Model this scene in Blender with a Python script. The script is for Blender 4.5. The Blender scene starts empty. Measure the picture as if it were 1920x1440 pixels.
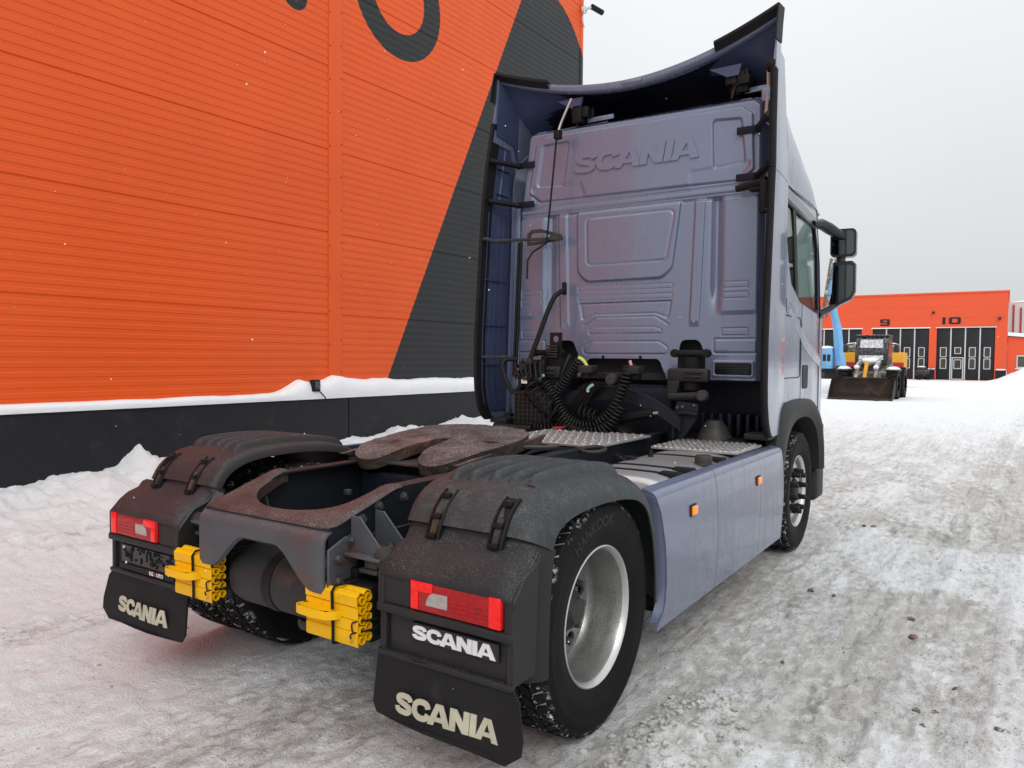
import bpy, bmesh, math, random
import numpy as np
from mathutils import Vector, Matrix, geometry
R = math.radians
random.seed(7); RNG = np.random.default_rng(11)
scene = bpy.context.scene
COL = scene.collection

# ------------------------------------------------------------------ camera
cam_d = bpy.data.cameras.new('camera'); cam = bpy.data.objects.new('camera', cam_d); COL.objects.link(cam)
cam_d.sensor_width = 36; cam_d.sensor_fit = 'HORIZONTAL'; cam_d.lens = 1397.72 / 1920 * 36
cam_d.clip_start = 0.05; cam_d.clip_end = 3000
_yaw, _pit, _rol = 0.5858, -0.0348, 0.0092
_f = Vector((-math.sin(_yaw) * math.cos(_pit), math.cos(_yaw) * math.cos(_pit), math.sin(_pit)))
_r = Vector((math.cos(_yaw), math.sin(_yaw), 0)); _u = _r.cross(_f)
_r2 = _r * math.cos(_rol) + _u * math.sin(_rol); _u2 = -_r * math.sin(_rol) + _u * math.cos(_rol)
_m = Matrix((_r2, _u2, -_f)).transposed().to_4x4(); _m.translation = (2.6481, -2.8652, 1.6113)
cam.matrix_world = _m
scene.camera = cam

# ------------------------------------------------------------------ overcast sky, soft sun
SUN_EL, SUN_AZ = R(40), R(142)
world = bpy.data.worlds.new('World'); scene.world = world; world.use_nodes = True
nt = world.node_tree; N = nt.nodes; L = nt.links; N.clear()
out = N.new('ShaderNodeOutputWorld'); bg = N.new('ShaderNodeBackground'); bg.inputs[1].default_value = 0.12
sky = N.new('ShaderNodeTexSky'); sky.sky_type = 'NISHITA'; sky.sun_disc = False
sky.sun_elevation = SUN_EL; sky.sun_rotation = SUN_AZ; sky.air_density = 1.0; sky.dust_density = 4.0
hs = N.new('ShaderNodeHueSaturation'); hs.inputs['Saturation'].default_value = 0.25
tc = N.new('ShaderNodeTexCoord'); sp = N.new('ShaderNodeSeparateXYZ')
mx0 = N.new('ShaderNodeMath'); mx0.operation = 'MAXIMUM'; mx0.inputs[1].default_value = 0.0
ma = N.new('ShaderNodeMath'); ma.operation = 'MULTIPLY_ADD'; ma.inputs[1].default_value = 5.5; ma.inputs[2].default_value = 4.95
nz = N.new('ShaderNodeTexNoise'); nz.inputs['Scale'].default_value = 2.2; nz.inputs['Detail'].default_value = 5
mr = N.new('ShaderNodeMapRange'); mr.inputs[3].default_value = 0.92; mr.inputs[4].default_value = 1.08
mm = N.new('ShaderNodeMath'); mm.operation = 'MULTIPLY'
vm = N.new('ShaderNodeMix'); vm.data_type = 'RGBA'; vm.blend_type = 'MULTIPLY'; vm.inputs[0].default_value = 1.0
vm.inputs[6].default_value = (0.955, 0.985, 1.0, 1)
mix = N.new('ShaderNodeMix'); mix.data_type = 'RGBA'; mix.inputs[0].default_value = 0.86
L.new(sky.outputs[0], hs.inputs['Color'])
L.new(tc.outputs['Generated'], sp.inputs[0]); L.new(sp.outputs[2], mx0.inputs[0]); L.new(mx0.outputs[0], ma.inputs[0])
L.new(tc.outputs['Generated'], nz.inputs['Vector']); L.new(nz.outputs[0], mr.inputs[0])
L.new(ma.outputs[0], mm.inputs[0]); L.new(mr.outputs[0], mm.inputs[1]); L.new(mm.outputs[0], vm.inputs[7])
L.new(hs.outputs[0], mix.inputs[6]); L.new(vm.outputs[2], mix.inputs[7])
L.new(mix.outputs[2], bg.inputs[0]); L.new(bg.outputs[0], out.inputs[0])
sd = bpy.data.lights.new('sun', 'SUN'); sd.energy = 0.7; sd.angle = R(28); sd.color = (1, 0.97, 0.93)
so = bpy.data.objects.new('sun', sd); COL.objects.link(so)
_sd = Vector((math.sin(SUN_AZ) * math.cos(SUN_EL), math.cos(SUN_AZ) * math.cos(SUN_EL), math.sin(SUN_EL)))
so.rotation_euler = _sd.to_track_quat('Z', 'Y').to_euler(); so.location = _sd * 40
vs = scene.view_settings; vs.view_transform = 'Standard'; vs.look = 'None'; vs.exposure = 0.25; vs.gamma = 1.0
vs.use_curve_mapping = False
scene.cycles.max_bounces = 8; scene.cycles.diffuse_bounces = 4

# ------------------------------------------------------------------ materials
MT = {}
def lin(r, g, b):
    f = lambda c: (c / 255 / 12.92) if c / 255 <= 0.04045 else ((c / 255 + 0.055) / 1.055) ** 2.4
    return (f(r), f(g), f(b))
def pm(name, col, rough=0.5, metal=0.0, var=None, bump=None, coat=0.0, dust=None, col2=None, emit=None, spec=None, patch=None, trans=0.0, rvar=0.0):
    """procedural Principled material. var=(scale,amount) tone variation; col2 = second tone; bump=(scale,strength,dist);
    dust=(amount,scale) snow grains lying on upward faces; patch=(colour,scale,lo,hi) wear / rust patches"""
    m = bpy.data.materials.new(name); m.use_nodes = True; t = m.node_tree; n = t.nodes; l = t.links
    b = n['Principled BSDF']; b.inputs['Roughness'].default_value = rough; b.inputs['Metallic'].default_value = metal
    b.inputs['Coat Weight'].default_value = coat; b.inputs['Coat Roughness'].default_value = 0.06
    if spec is not None: b.inputs['Specular IOR Level'].default_value = spec
    if trans: b.inputs['Transmission Weight'].default_value = trans
    c = n.new('ShaderNodeRGB'); c.outputs[0].default_value = (*col, 1); cur = c.outputs[0]
    tc = n.new('ShaderNodeTexCoord'); P = tc.outputs['Object']
    def noise(s, d=5, r=0.6):
        q = n.new('ShaderNodeTexNoise'); q.inputs['Scale'].default_value = s; q.inputs['Detail'].default_value = d
        q.inputs['Roughness'].default_value = r; l.new(P, q.inputs['Vector']); return q.outputs[0]
    def rng(x, a, bb, c0=0.0, c1=1.0):
        q = n.new('ShaderNodeMapRange'); q.clamp = True
        for i, v in enumerate((a, bb, c0, c1)): q.inputs[i + 1].default_value = v
        l.new(x, q.inputs[0]); return q.outputs[0]
    def mixc(fac, a, bcol):
        q = n.new('ShaderNodeMix'); q.data_type = 'RGBA'; l.new(fac, q.inputs[0]); l.new(a, q.inputs[6])
        if isinstance(bcol, tuple): q.inputs[7].default_value = (*bcol, 1)
        else: l.new(bcol, q.inputs[7])
        return q.outputs[2]
    if var or col2:
        s, a = var or (4, 1.0)
        c2 = col2 or tuple(x * (1 - a) for x in col)
        cur = mixc(rng(noise(s), 0.35, 0.68), cur, c2)
    if patch:
        pc, ps, lo, hi = patch; cur = mixc(rng(noise(ps, 8, 0.65), lo, hi), cur, pc)
    if rvar:
        l.new(rng(noise(7, 4), 0.3, 0.7, max(0.02, rough - rvar), min(1, rough + rvar)), b.inputs['Roughness'])
    if dust:
        amt, sc = dust
        ge = n.new('ShaderNodeNewGeometry'); sx = n.new('ShaderNodeSeparateXYZ'); l.new(ge.outputs['Normal'], sx.inputs[0])
        up = rng(sx.outputs[2], 0.1, 0.8)
        gr = rng(noise(sc, 2, 0.5), 0.665 - 0.085 * amt, 0.72 - 0.085 * amt)
        pa = rng(noise(6, 4), 0.30, 0.62)
        k = n.new('ShaderNodeMath'); k.operation = 'MULTIPLY'; l.new(up, k.inputs[0]); l.new(gr, k.inputs[1])
        k2 = n.new('ShaderNodeMath'); k2.operation = 'MULTIPLY'; l.new(k.outputs[0], k2.inputs[0]); l.new(pa, k2.inputs[1])
        cur = mixc(k2.outputs[0], cur, (0.50, 0.51, 0.54))
    l.new(cur, b.inputs['Base Color'])
    if bump:
        q = n.new('ShaderNodeBump'); q.inputs['Strength'].default_value = bump[1]; q.inputs['Distance'].default_value = bump[2]
        l.new(noise(bump[0], 6, 0.62), q.inputs['Height']); l.new(q.outputs[0], b.inputs['Normal'])
    if emit:
        b.inputs['Emission Color'].default_value = (*emit[0], 1); b.inputs['Emission Strength'].default_value = emit[1]
    MT[name] = m; return m

pm('paint', (0.170, 0.202, 0.298), 0.22, 0.25, coat=0.8, var=(2.0, 0.06), bump=(1.3, 0.06, 0.02))
pm('paint_side', (0.138, 0.164, 0.252), 0.22, 0.20, coat=0.55, var=(1.2, 0.08), bump=(2.2, 0.10, 0.02), patch=((0.13, 0.13, 0.17), 3.2, 0.60, 0.72))
pm('paint_inner_shaded', (0.052, 0.067, 0.140), 0.45, 0.15, coat=0.2, var=(3, 0.2))  # cab paint for inner deflector faces, their shade darkened into the colour
pm('navy', (0.007, 0.009, 0.020), 0.5, spec=0.2, var=(6, 0.3), dust=(0.2, 220))
pm('black', (0.0095, 0.0095, 0.0105), 0.5, spec=0.22, var=(5, 0.3), bump=(60, 0.1, 0.002))
pm('blackgloss', (0.012, 0.012, 0.013), 0.25)
pm('rubber', (0.010, 0.010, 0.011), 0.72, spec=0.2, var=(9, 0.35), bump=(120, 0.12, 0.002))
pm('flap', (0.011, 0.011, 0.0125), 0.62, spec=0.25, var=(3, 0.3), bump=(40, 0.1, 0.003), patch=((0.028, 0.028, 0.029), 5, 0.58, 0.75))
pm('plastic', (0.020, 0.020, 0.022), 0.55, spec=0.32, var=(3, 0.25), bump=(160, 0.08, 0.001), dust=(0.28, 420), patch=((0.030, 0.024, 0.024), 2.0, 0.5, 0.7))
pm('plastic_faded', (0.032, 0.037, 0.040), 0.5, spec=0.35, var=(4, 0.3), bump=(14, 0.10, 0.004), dust=(0.25, 400), patch=((0.046, 0.053, 0.055), 22, 0.52, 0.64))
pm('plastic_maroon', (0.033, 0.027, 0.030), 0.52, spec=0.32, var=(3, 0.3), bump=(120, 0.08, 0.001), dust=(0.28, 420), patch=((0.046, 0.027, 0.026), 3, 0.5, 0.7))
pm('frame_grey', (0.072, 0.078, 0.090), 0.45, var=(4, 0.3), bump=(20, 0.08, 0.003), dust=(0.5, 400), patch=((0.085, 0.042, 0.036), 3.0, 0.52, 0.68))
pm('frame_maroon', (0.060, 0.036, 0.034), 0.5, spec=0.35, var=(4, 0.3), bump=(20, 0.08, 0.003), dust=(0.75, 400), patch=((0.070, 0.073, 0.080), 2.6, 0.55, 0.68))
pm('tank_grey', (0.024, 0.025, 0.027), 0.5, spec=0.35, var=(4, 0.4), bump=(14, 0.15, 0.006), patch=((0.055, 0.036, 0.034), 4, 0.55, 0.7))
pm('rail', (0.012, 0.015, 0.021), 0.5, spec=0.3, var=(5, 0.3), dust=(0.45, 400), bump=(40, 0.1, 0.002))
pm('oldsteel', (0.045, 0.044, 0.043), 0.6, 0.2, var=(12, 0.5), bump=(30, 0.3, 0.004), patch=((0.075, 0.055, 0.04), 9, 0.55, 0.7))
pm('rust', (0.11, 0.062, 0.028), 0.8, var=(18, 0.6), bump=(40, 0.3, 0.003))
pm('fifth', (0.034, 0.020, 0.015), 0.62, var=(6, 0.45), bump=(13, 0.8, 0.022), dust=(1.3, 330), patch=((0.090, 0.030, 0.013), 3.0, 0.50, 0.68))
pm('bolt', (0.10, 0.105, 0.11), 0.45, 0.6)
pm('alu', (0.52, 0.52, 0.51), 0.42, 0.85, var=(8, 0.18), bump=(60, 0.08, 0.002), dust=(0.8, 200))
pm('rimalu', (0.36, 0.36, 0.345), 0.40, 0.8, var=(6, 0.2), bump=(150, 0.12, 0.001), patch=((0.20, 0.20, 0.195), 150, 0.52, 0.62), rvar=0.12)
pm('rimedge', (0.62, 0.62, 0.61), 0.33, 0.9, var=(10, 0.12))
pm('deckalu', (0.36, 0.36, 0.355), 0.55, 0.4, var=(30, 0.3), dust=(1.9, 120))
pm('tankalu', (0.60, 0.60, 0.59), 0.38, 0.8, var=(4, 0.12), bump=(3, 0.05, 0.02), dust=(1.35, 160))
pm('letter_white', (0.74, 0.74, 0.75), 0.5, var=(12, 0.08))
pm('letter_cream', (0.52, 0.51, 0.39), 0.6, var=(6, 0.3), patch=((0.40, 0.36, 0.20), 8, 0.55, 0.75))
pm('letter_grey', (0.5, 0.5, 0.5), 0.5)
pm('letter_red', (0.55, 0.03, 0.02), 0.5)
pm('tyre_text', (0.0105, 0.0105, 0.0115), 0.6, spec=0.3)
pm('yellow', (0.88, 0.48, 0.002), 0.45, spec=0.3, var=(5, 0.12), bump=(30, 0.05, 0.002), patch=((0.40, 0.20, 0.01), 14, 0.58, 0.76))
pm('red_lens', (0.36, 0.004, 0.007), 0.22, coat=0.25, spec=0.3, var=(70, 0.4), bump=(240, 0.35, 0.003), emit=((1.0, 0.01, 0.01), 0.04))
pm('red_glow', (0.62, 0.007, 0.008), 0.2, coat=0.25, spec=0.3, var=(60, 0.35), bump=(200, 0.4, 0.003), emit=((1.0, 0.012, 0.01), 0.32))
pm('clear_lens', (0.42, 0.37, 0.35), 0.15, coat=0.6, bump=(140, 0.35, 0.004), var=(40, 0.3))
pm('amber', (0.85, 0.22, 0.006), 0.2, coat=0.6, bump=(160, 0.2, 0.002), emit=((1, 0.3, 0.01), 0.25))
pm('mirror', (0.10, 0.11, 0.11), 0.04, 1.0)
pm('hose', (0.009, 0.009, 0.010), 0.45, spec=0.22)
pm('hose_red', (0.45, 0.03, 0.06), 0.5)
pm('fit_yellow', (0.62, 0.66, 0.10), 0.5); pm('fit_pink', (0.7, 0.32, 0.32), 0.5); pm('fit_teal', (0.30, 0.55, 0.50), 0.5)
pm('cap_blue', (0.02, 0.07, 0.22), 0.4)
pm('snow', (0.84, 0.86, 0.89), 0.75, var=(3, 0.05), bump=(9, 0.35, 0.03))
pm('plinth', (0.014, 0.015, 0.019), 0.5, spec=0.3, var=(3, 0.15), bump=(40, 0.05, 0.002), patch=((0.030, 0.031, 0.035), 5, 0.56, 0.8))
pm('white_metal', (0.6, 0.62, 0.64), 0.5)
pm('stone_brown', (0.16, 0.10, 0.065), 0.85, var=(20, 0.5), bump=(30, 0.5, 0.01), dust=(1.9, 60))
pm('stone_grey', (0.12, 0.115, 0.11), 0.85, var=(20, 0.5), bump=(30, 0.5, 0.01), dust=(1.9, 60))
pm('far_orange', (0.74, 0.085, 0.022), 0.55, var=(0.4, 0.06), bump=(3, 0.03, 0.01))
pm('far_dark', (0.020, 0.021, 0.024), 0.5, spec=0.25, var=(2, 0.2))
pm('far_trim', (0.55, 0.56, 0.57), 0.5)
pm('far_pane', (0.07, 0.065, 0.055), 0.1, var=(0.9, 0.6), spec=0.8)
pm('mach_black', (0.02, 0.02, 0.021), 0.6, var=(3, 0.4), dust=(2.2, 12))
pm('mach_rust', (0.030, 0.022, 0.017), 0.65, 0.3, var=(3, 0.4), patch=((0.10, 0.040, 0.016), 2.0, 0.54, 0.70))
pm('mach_dirty', (0.16, 0.13, 0.09), 0.7, var=(3, 0.5), dust=(2.6, 9), patch=((0.45, 0.46, 0.47), 4, 0.50, 0.62))
pm('mach_yellow', (0.72, 0.33, 0.01), 0.5, var=(2, 0.2)); pm('mach_red', (0.35, 0.015, 0.02), 0.5)
pm('mach_blue', (0.16, 0.40, 0.68), 0.5, var=(2, 0.2), dust=(1.2, 9))
pm('seat', (0.03, 0.03, 0.033), 0.8, spec=0.2)

# road film: thin vertical salt and dirt streaks over the paint
for nm_, amt_ in (('paint', .11), ('paint_side', .15)):
    t_ = MT[nm_].node_tree; n_ = t_.nodes; l_ = t_.links; b_ = n_['Principled BSDF']
    tc_ = n_.new('ShaderNodeTexCoord'); mp_ = n_.new('ShaderNodeMapping'); mp_.inputs['Scale'].default_value = (16, 16, 1.1); l_.new(tc_.outputs['Object'], mp_.inputs[0])
    a_ = n_.new('ShaderNodeTexNoise'); a_.inputs['Scale'].default_value = 1.0; a_.inputs['Detail'].default_value = 6; l_.new(mp_.outputs[0], a_.inputs['Vector'])
    c_ = n_.new('ShaderNodeTexNoise'); c_.inputs['Scale'].default_value = 1.7; c_.inputs['Detail'].default_value = 5; l_.new(tc_.outputs['Object'], c_.inputs['Vector'])
    k_ = n_.new('ShaderNodeMath'); k_.operation = 'MULTIPLY'; l_.new(a_.outputs[0], k_.inputs[0]); l_.new(c_.outputs[0], k_.inputs[1])
    r_ = n_.new('ShaderNodeMapRange'); r_.inputs[1].default_value = .22; r_.inputs[2].default_value = .40; r_.inputs[3].default_value = 0; r_.inputs[4].default_value = amt_; l_.new(k_.outputs[0], r_.inputs[0])
    m_ = n_.new('ShaderNodeMix'); m_.data_type = 'RGBA'; old_ = b_.inputs['Base Color'].links[0].from_socket; l_.new(r_.outputs[0], m_.inputs[0]); l_.new(old_, m_.inputs[6]); m_.inputs[7].default_value = (.215, .220, .245, 1); l_.new(m_.outputs[2], b_.inputs['Base Color'])
    q_ = n_.new('ShaderNodeMath'); q_.operation = 'MULTIPLY_ADD'; q_.inputs[1].default_value = .9; q_.inputs[2].default_value = b_.inputs['Roughness'].default_value; l_.new(r_.outputs[0], q_.inputs[0]); l_.new(q_.outputs[0], b_.inputs['Roughness'])
    w_ = n_.new('ShaderNodeMath'); w_.operation = 'MULTIPLY_ADD'; w_.inputs[1].default_value = -1.4; w_.inputs[2].default_value = b_.inputs['Coat Weight'].default_value; w_.use_clamp = True; l_.new(r_.outputs[0], w_.inputs[0]); l_.new(w_.outputs[0], b_.inputs['Coat Weight'])

def glass(name, tint, rough=0.02, alpha=0.55):
    m = bpy.data.materials.new(name); m.use_nodes = True; t = m.node_tree; n = t.nodes; l = t.links; n.clear()
    o = n.new('ShaderNodeOutputMaterial'); g = n.new('ShaderNodeBsdfGlossy'); g.inputs['Roughness'].default_value = rough
    tr = n.new('ShaderNodeBsdfTransparent'); tr.inputs[0].default_value = (*tint, 1)
    lw = n.new('ShaderNodeLayerWeight'); lw.inputs[0].default_value = 0.5; pw = n.new('ShaderNodeMath'); pw.operation = 'POWER'; pw.inputs[1].default_value = 4.0
    fr = n.new('ShaderNodeMath'); fr.operation = 'MULTIPLY_ADD'; fr.inputs[1].default_value = 0.8; fr.inputs[2].default_value = 0.04; l.new(lw.outputs['Facing'], pw.inputs[0]); l.new(pw.outputs[0], fr.inputs[0]); mxs = n.new('ShaderNodeMixShader')
    l.new(fr.outputs[0], mxs.inputs[0]); l.new(tr.outputs[0], mxs.inputs[1]); l.new(g.outputs[0], mxs.inputs[2]); l.new(mxs.outputs[0], o.inputs[0])
    MT[name] = m
glass('glass_dark', (0.12, 0.13, 0.13)); glass('glass_green', (0.72, 0.80, 0.78)); glass('glass_frost', (0.45, 0.5, 0.5), 0.3)

# ------------------------------------------------------------------ mesh builder
class MB:
    def __init__(s): s.v = []; s.f = []
    def add(s, vs, fs):
        o = len(s.v); s.v += [tuple(p) for p in vs]; s.f += [tuple(i + o for i in q) for q in fs]; return s
    def box(s, lo, hi, M=None):
        x0, y0, z0 = lo; x1, y1, z1 = hi
        vs = [Vector(p) for p in ((x0, y0, z0), (x1, y0, z0), (x1, y1, z0), (x0, y1, z0), (x0, y0, z1), (x1, y0, z1), (x1, y1, z1), (x0, y1, z1))]
        if M: vs = [M @ p for p in vs]
        return s.add(vs, [(0, 3, 2, 1), (4, 5, 6, 7), (0, 1, 5, 4), (1, 2, 6, 5), (2, 3, 7, 6), (3, 0, 4, 7)])
    def rbox(s, lo, hi, r=0.01, seg=2, M=None):
        bm = bmesh.new(); bmesh.ops.create_cube(bm, size=1)
        for v in bm.verts: v.co = Vector([(lo[i] + hi[i]) / 2 + v.co[i] * (hi[i] - lo[i]) for i in range(3)])
        bmesh.ops.bevel(bm, geom=bm.edges[:], offset=min(r, 0.49 * min(abs(hi[i] - lo[i]) for i in range(3))), segments=seg, profile=0.5, affect='EDGES')
        if M: bmesh.ops.transform(bm, matrix=M, verts=bm.verts)
        bm.verts.index_update(); s.add([v.co for v in bm.verts], [[v.index for v in f.verts] for f in bm.faces]); bm.free(); return s
    def tube(s, path, r, n=8, caps=True, closed=False):
        P = [Vector(p) for p in path]; m = len(P); rr = r if hasattr(r, '__len__') else [r] * m
        T = []
        for i in range(m):
            a = P[(i - 1) % m] if (closed or i > 0) else P[i]; b = P[(i + 1) % m] if (closed or i < m - 1) else P[i]
            d = (b - a); T.append(d.normalized() if d.length > 1e-9 else Vector((0, 0, 1)))
        u = T[0].orthogonal().normalized(); vs = []
        for i in range(m):
            u = (u - T[i] * u.dot(T[i])); u = u.normalized() if u.length > 1e-6 else T[i].orthogonal().normalized()
            w = T[i].cross(u)
            for k in range(n):
                a = 2 * math.pi * k / n; vs.append(P[i] + (u * math.cos(a) + w * math.sin(a)) * rr[i])
        fs = []
        for i in range(m if closed else m - 1):
            j = (i + 1) % m
            for k in range(n): k2 = (k + 1) % n; fs.append((i * n + k, i * n + k2, j * n + k2, j * n + k))
        if caps and not closed: fs += [tuple(range(n - 1, -1, -1)), tuple(range((m - 1) * n, m * n))]
        return s.add(vs, fs)
    def lathe(s, prof, n=48, c=(0, 0, 0), axis='X', close=False):
        """prof: (radius, along-axis)"""
        vs = []; c = Vector(c)
        for r, a in prof:
            for k in range(n):
                t = 2 * math.pi * k / n; p, q = r * math.cos(t), r * math.sin(t)
                vs.append(c + Vector((a, p, q) if axis == 'X' else (q, a, p) if axis == 'Y' else (p, q, a)))
        fs = []; m = len(prof)
        for i in range(m if close else m - 1):
            j = (i + 1) % m
            for k in range(n): k2 = (k + 1) % n; fs.append((i * n + k, i * n + k2, j * n + k2, j * n + k))
        return s.add(vs, fs)
    def prism(s, outer, holes, fa, fb):
        """2-D outline with holes; fa, fb map (u,v) to the front and back 3-D faces"""
        loops = [outer] + list(holes); flat = [p for lp in loops for p in lp]; k = len(flat)
        tris = geometry.tessellate_polygon([[Vector((p[0], p[1], 0)) for p in lp] for lp in loops])
        vs = [fa(*p) for p in flat] + [fb(*p) for p in flat]
        fs = [tuple(t) for t in tris] + [tuple(i + k for i in reversed(t)) for t in tris]
        o = 0
        for lp in loops:
            n = len(lp)
            for i in range(n): j = (i + 1) % n; fs.append((o + i, o + j, k + o + j, k + o + i))
            o += n
        return s.add(vs, fs)
    def grid(s, P, wrap=False):
        P = np.asarray(P, float); n, m = P.shape[:2]
        fs = [(i * m + j, i * m + (j + 1) % m, (i + 1) * m + (j + 1) % m, (i + 1) * m + j) for i in range(n - 1) for j in range(m if wrap else m - 1)]
        return s.add(P.reshape(-1, 3), fs)
    def sphere(s, c, r, n=10, m=7, jit=0.0):
        c = Vector(c); rx, ry, rz = r if hasattr(r, '__len__') else (r, r, r); P = []
        for i in range(m + 1):
            th = math.pi * i / m
            P.append([(c.x + rx * math.sin(th) * math.cos(2 * math.pi * k / n) * (1 + random.uniform(-jit, jit)), c.y + ry * math.sin(th) * math.sin(2 * math.pi * k / n) * (1 + random.uniform(-jit, jit)), c.z + rz * math.cos(th) * (1 + random.uniform(-jit, jit) * .5)) for k in range(n)])
        return s.grid(P, wrap=True)
    def mesh(s, name, mat, ang=35):
        me = bpy.data.meshes.new(name); me.from_pydata(s.v, [], s.f)
        bm = bmesh.new(); bm.from_mesh(me); bmesh.ops.remove_doubles(bm, verts=bm.verts, dist=1e-6)
        bmesh.ops.recalc_face_normals(bm, faces=bm.faces); bm.to_mesh(me); bm.free()
        me.materials.append(MT[mat] if isinstance(mat, str) else mat)
        me.polygons.foreach_set('use_smooth', [True] * len(me.polygons)); me.set_sharp_from_angle(angle=R(ang)); me.update()
        return me
    def build(s, name, mat, parent=None, ang=35, loc=None, solid=None, bevel=None):
        o = bpy.data.objects.new(name, s.mesh(name, mat, ang)); COL.objects.link(o); o.parent = parent
        if loc is not None: o.location = loc
        if solid:
            md = o.modifiers.new('solid', 'SOLIDIFY'); md.thickness = solid; md.offset = 0
            me_ = o.modifiers.new('split', 'EDGE_SPLIT'); me_.split_angle = R(ang)
        if bevel: md = o.modifiers.new('bevel', 'BEVEL'); md.width = bevel; md.segments = 2; md.limit_method = 'ANGLE'; md.angle_limit = R(40)
        return o
def tag(o, label=None, cat=None, group=None, kind=None):
    for k, v in (('label', label), ('category', cat), ('group', group), ('kind', kind)):
        if v: o[k] = v
    return o
def empty(name, loc=(0, 0, 0), rz=0.0):
    o = bpy.data.objects.new(name, None); COL.objects.link(o); o.location = loc; o.rotation_euler = (0, 0, rz); o.empty_display_size = 0.2; return o
def dup(o, parent, loc=None, rz=None):
    c = o.copy(); COL.objects.link(c); c.parent = parent
    if loc is not None: c.location = loc
    if rz is not None: c.rotation_euler = (0, 0, rz)
    for ch in list(o.children): dup(ch, c)
    return c
def catmull(pts, k=6, closed=False):
    P = [np.array(p, float) for p in pts]; n = len(P); o = []
    for i in range(n if closed else n - 1):
        g = lambda j: P[j % n] if closed else P[max(0, min(n - 1, j))]
        a, b, c, d = g(i - 1), g(i), g(i + 1), g(i + 2)
        for t in np.linspace(0, 1, k, endpoint=False):
            o.append(0.5 * (2 * b + (c - a) * t + (2 * a - 5 * b + 4 * c - d) * t * t + (3 * b - a - 3 * c + d) * t ** 3))
    if not closed: o.append(P[-1])
    return o
def rrect(x0, y0, x1, y1, r, k=4):
    o = []
    for cx, cy, a0 in ((x1 - r, y1 - r, 0), (x0 + r, y1 - r, 90), (x0 + r, y0 + r, 180), (x1 - r, y0 + r, 270)):
        for i in range(k + 1): a = R(a0 + 90 * i / k); o.append((cx + r * math.cos(a), cy + r * math.sin(a)))
    return o
# numpy value noise
def vnoise(x, y, seed=0):
    xi = np.floor(x).astype(np.int64); yi = np.floor(y).astype(np.int64); fx = x - xi; fy = y - yi
    fx = fx * fx * (3 - 2 * fx); fy = fy * fy * (3 - 2 * fy)
    def h(a, b):
        n = (a * 374761393 + b * 668265263 + seed * 974711) & 0x7fffffff; n = ((n ^ (n >> 13)) * 1274126177) & 0x7fffffff
        return ((n ^ (n >> 16)) & 0xffff) / 65535.0
    return (h(xi, yi) * (1 - fx) + h(xi + 1, yi) * fx) * (1 - fy) + (h(xi, yi + 1) * (1 - fx) + h(xi + 1, yi + 1) * fx) * fy
def fbm(x, y, o=4, seed=0, g=0.5):
    s = 0; a = 1; t = 0
    for i in range(o): s = s + a * vnoise(x * 2 ** i + 17.3 * i, y * 2 ** i - 9.1 * i, seed + i); t += a; a *= g
    return s / t
def sstep(a, b, x): t = np.clip((x - a) / (b - a), 0, 1); return t * t * (3 - 2 * t)

# wide heavy capitals of the word on the flaps, badge and rear wall
def stroke(pts, w):
    P = catmull(pts, 5); Lf, Rt = [], []
    for i, p in enumerate(P):
        d = P[min(i + 1, len(P) - 1)] - P[max(i - 1, 0)]; d = d / np.linalg.norm(d); n = np.array((-d[1], d[0])) * w / 2
        Lf.append(tuple(p + n)); Rt.append(tuple(p - n))
    return Lf + Rt[::-1]
def word_shapes():
    S = stroke([(.86, .68), (.80, .80), (.68, .865), (.50, .875), (.30, .86), (.165, .77), (.18, .63), (.36, .55), (.60, .475), (.81, .38), (.83, .23), (.70, .14), (.50, .125), (.28, .14), (.15, .22), (.11, .33)], .255)
    C = stroke([(.88, .63), (.82, .78), (.69, .86), (.52, .875), (.34, .84), (.19, .71), (.145, .5), (.19, .29), (.34, .16), (.52, .125), (.69, .14), (.82, .22), (.88, .37)], .265)
    A = [(0, 0), (.40, 1), (.76, 1), (1.16, 0), (.84, 0), (.775, .19), (.385, .19), (.32, 0)]; Ah = [(.45, .39), (.71, .39), (.58, .76)]
    Nn = [(0, 0), (0, 1), (.31, 1), (.67, .49), (.67, 1), (.96, 1), (.96, 0), (.65, 0), (.29, .52), (.29, 0)]
    I = [(0, 0), (0, 1), (.30, 1), (.30, 0)]
    res = []; x = 0
    for poly, hol, adv in ((S, None, .97), (C, None, .88), (A, Ah, 1.13), (Nn, None, 1.00), (I, None, .26), (A, Ah, 1.16)):
        res.append(([(px + x, py) for px, py in poly], [[(px + x, py) for px, py in hol]] if hol else [])); x += adv
    return res, x
WORD, WORD_W = word_shapes()
def word(mb, fn, width, height, d):
    """fn(u,v,depth): u in [0,width], v in [0,height]"""
    for outer, holes in WORD:
        q = lambda lp: [(p[0] / WORD_W * width, p[1] * height) for p in lp]
        mb.prism(q(outer), [q(hh) for hh in holes], lambda u, v: fn(u, v, d), lambda u, v: fn(u, v, -0.001))
    return mb
def font(txt, size, ext=0.004, off=0.0):
    cu = bpy.data.curves.new('t', 'FONT'); cu.body = txt; cu.size = size; cu.extrude = ext; cu.offset = off; cu.resolution_u = 3; cu.align_x = 'CENTER'
    o = bpy.data.objects.new('t', cu); COL.objects.link(o); bpy.context.view_layer.update()
    me = o.evaluated_get(bpy.context.evaluated_depsgraph_get()).to_mesh()
    vs = [tuple(v.co) for v in me.vertices]; fs = [tuple(p.vertices) for p in me.polygons]
    o.evaluated_get(bpy.context.evaluated_depsgraph_get()).to_mesh_clear(); bpy.data.objects.remove(o); bpy.data.curves.remove(cu)
    return vs, fs
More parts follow.
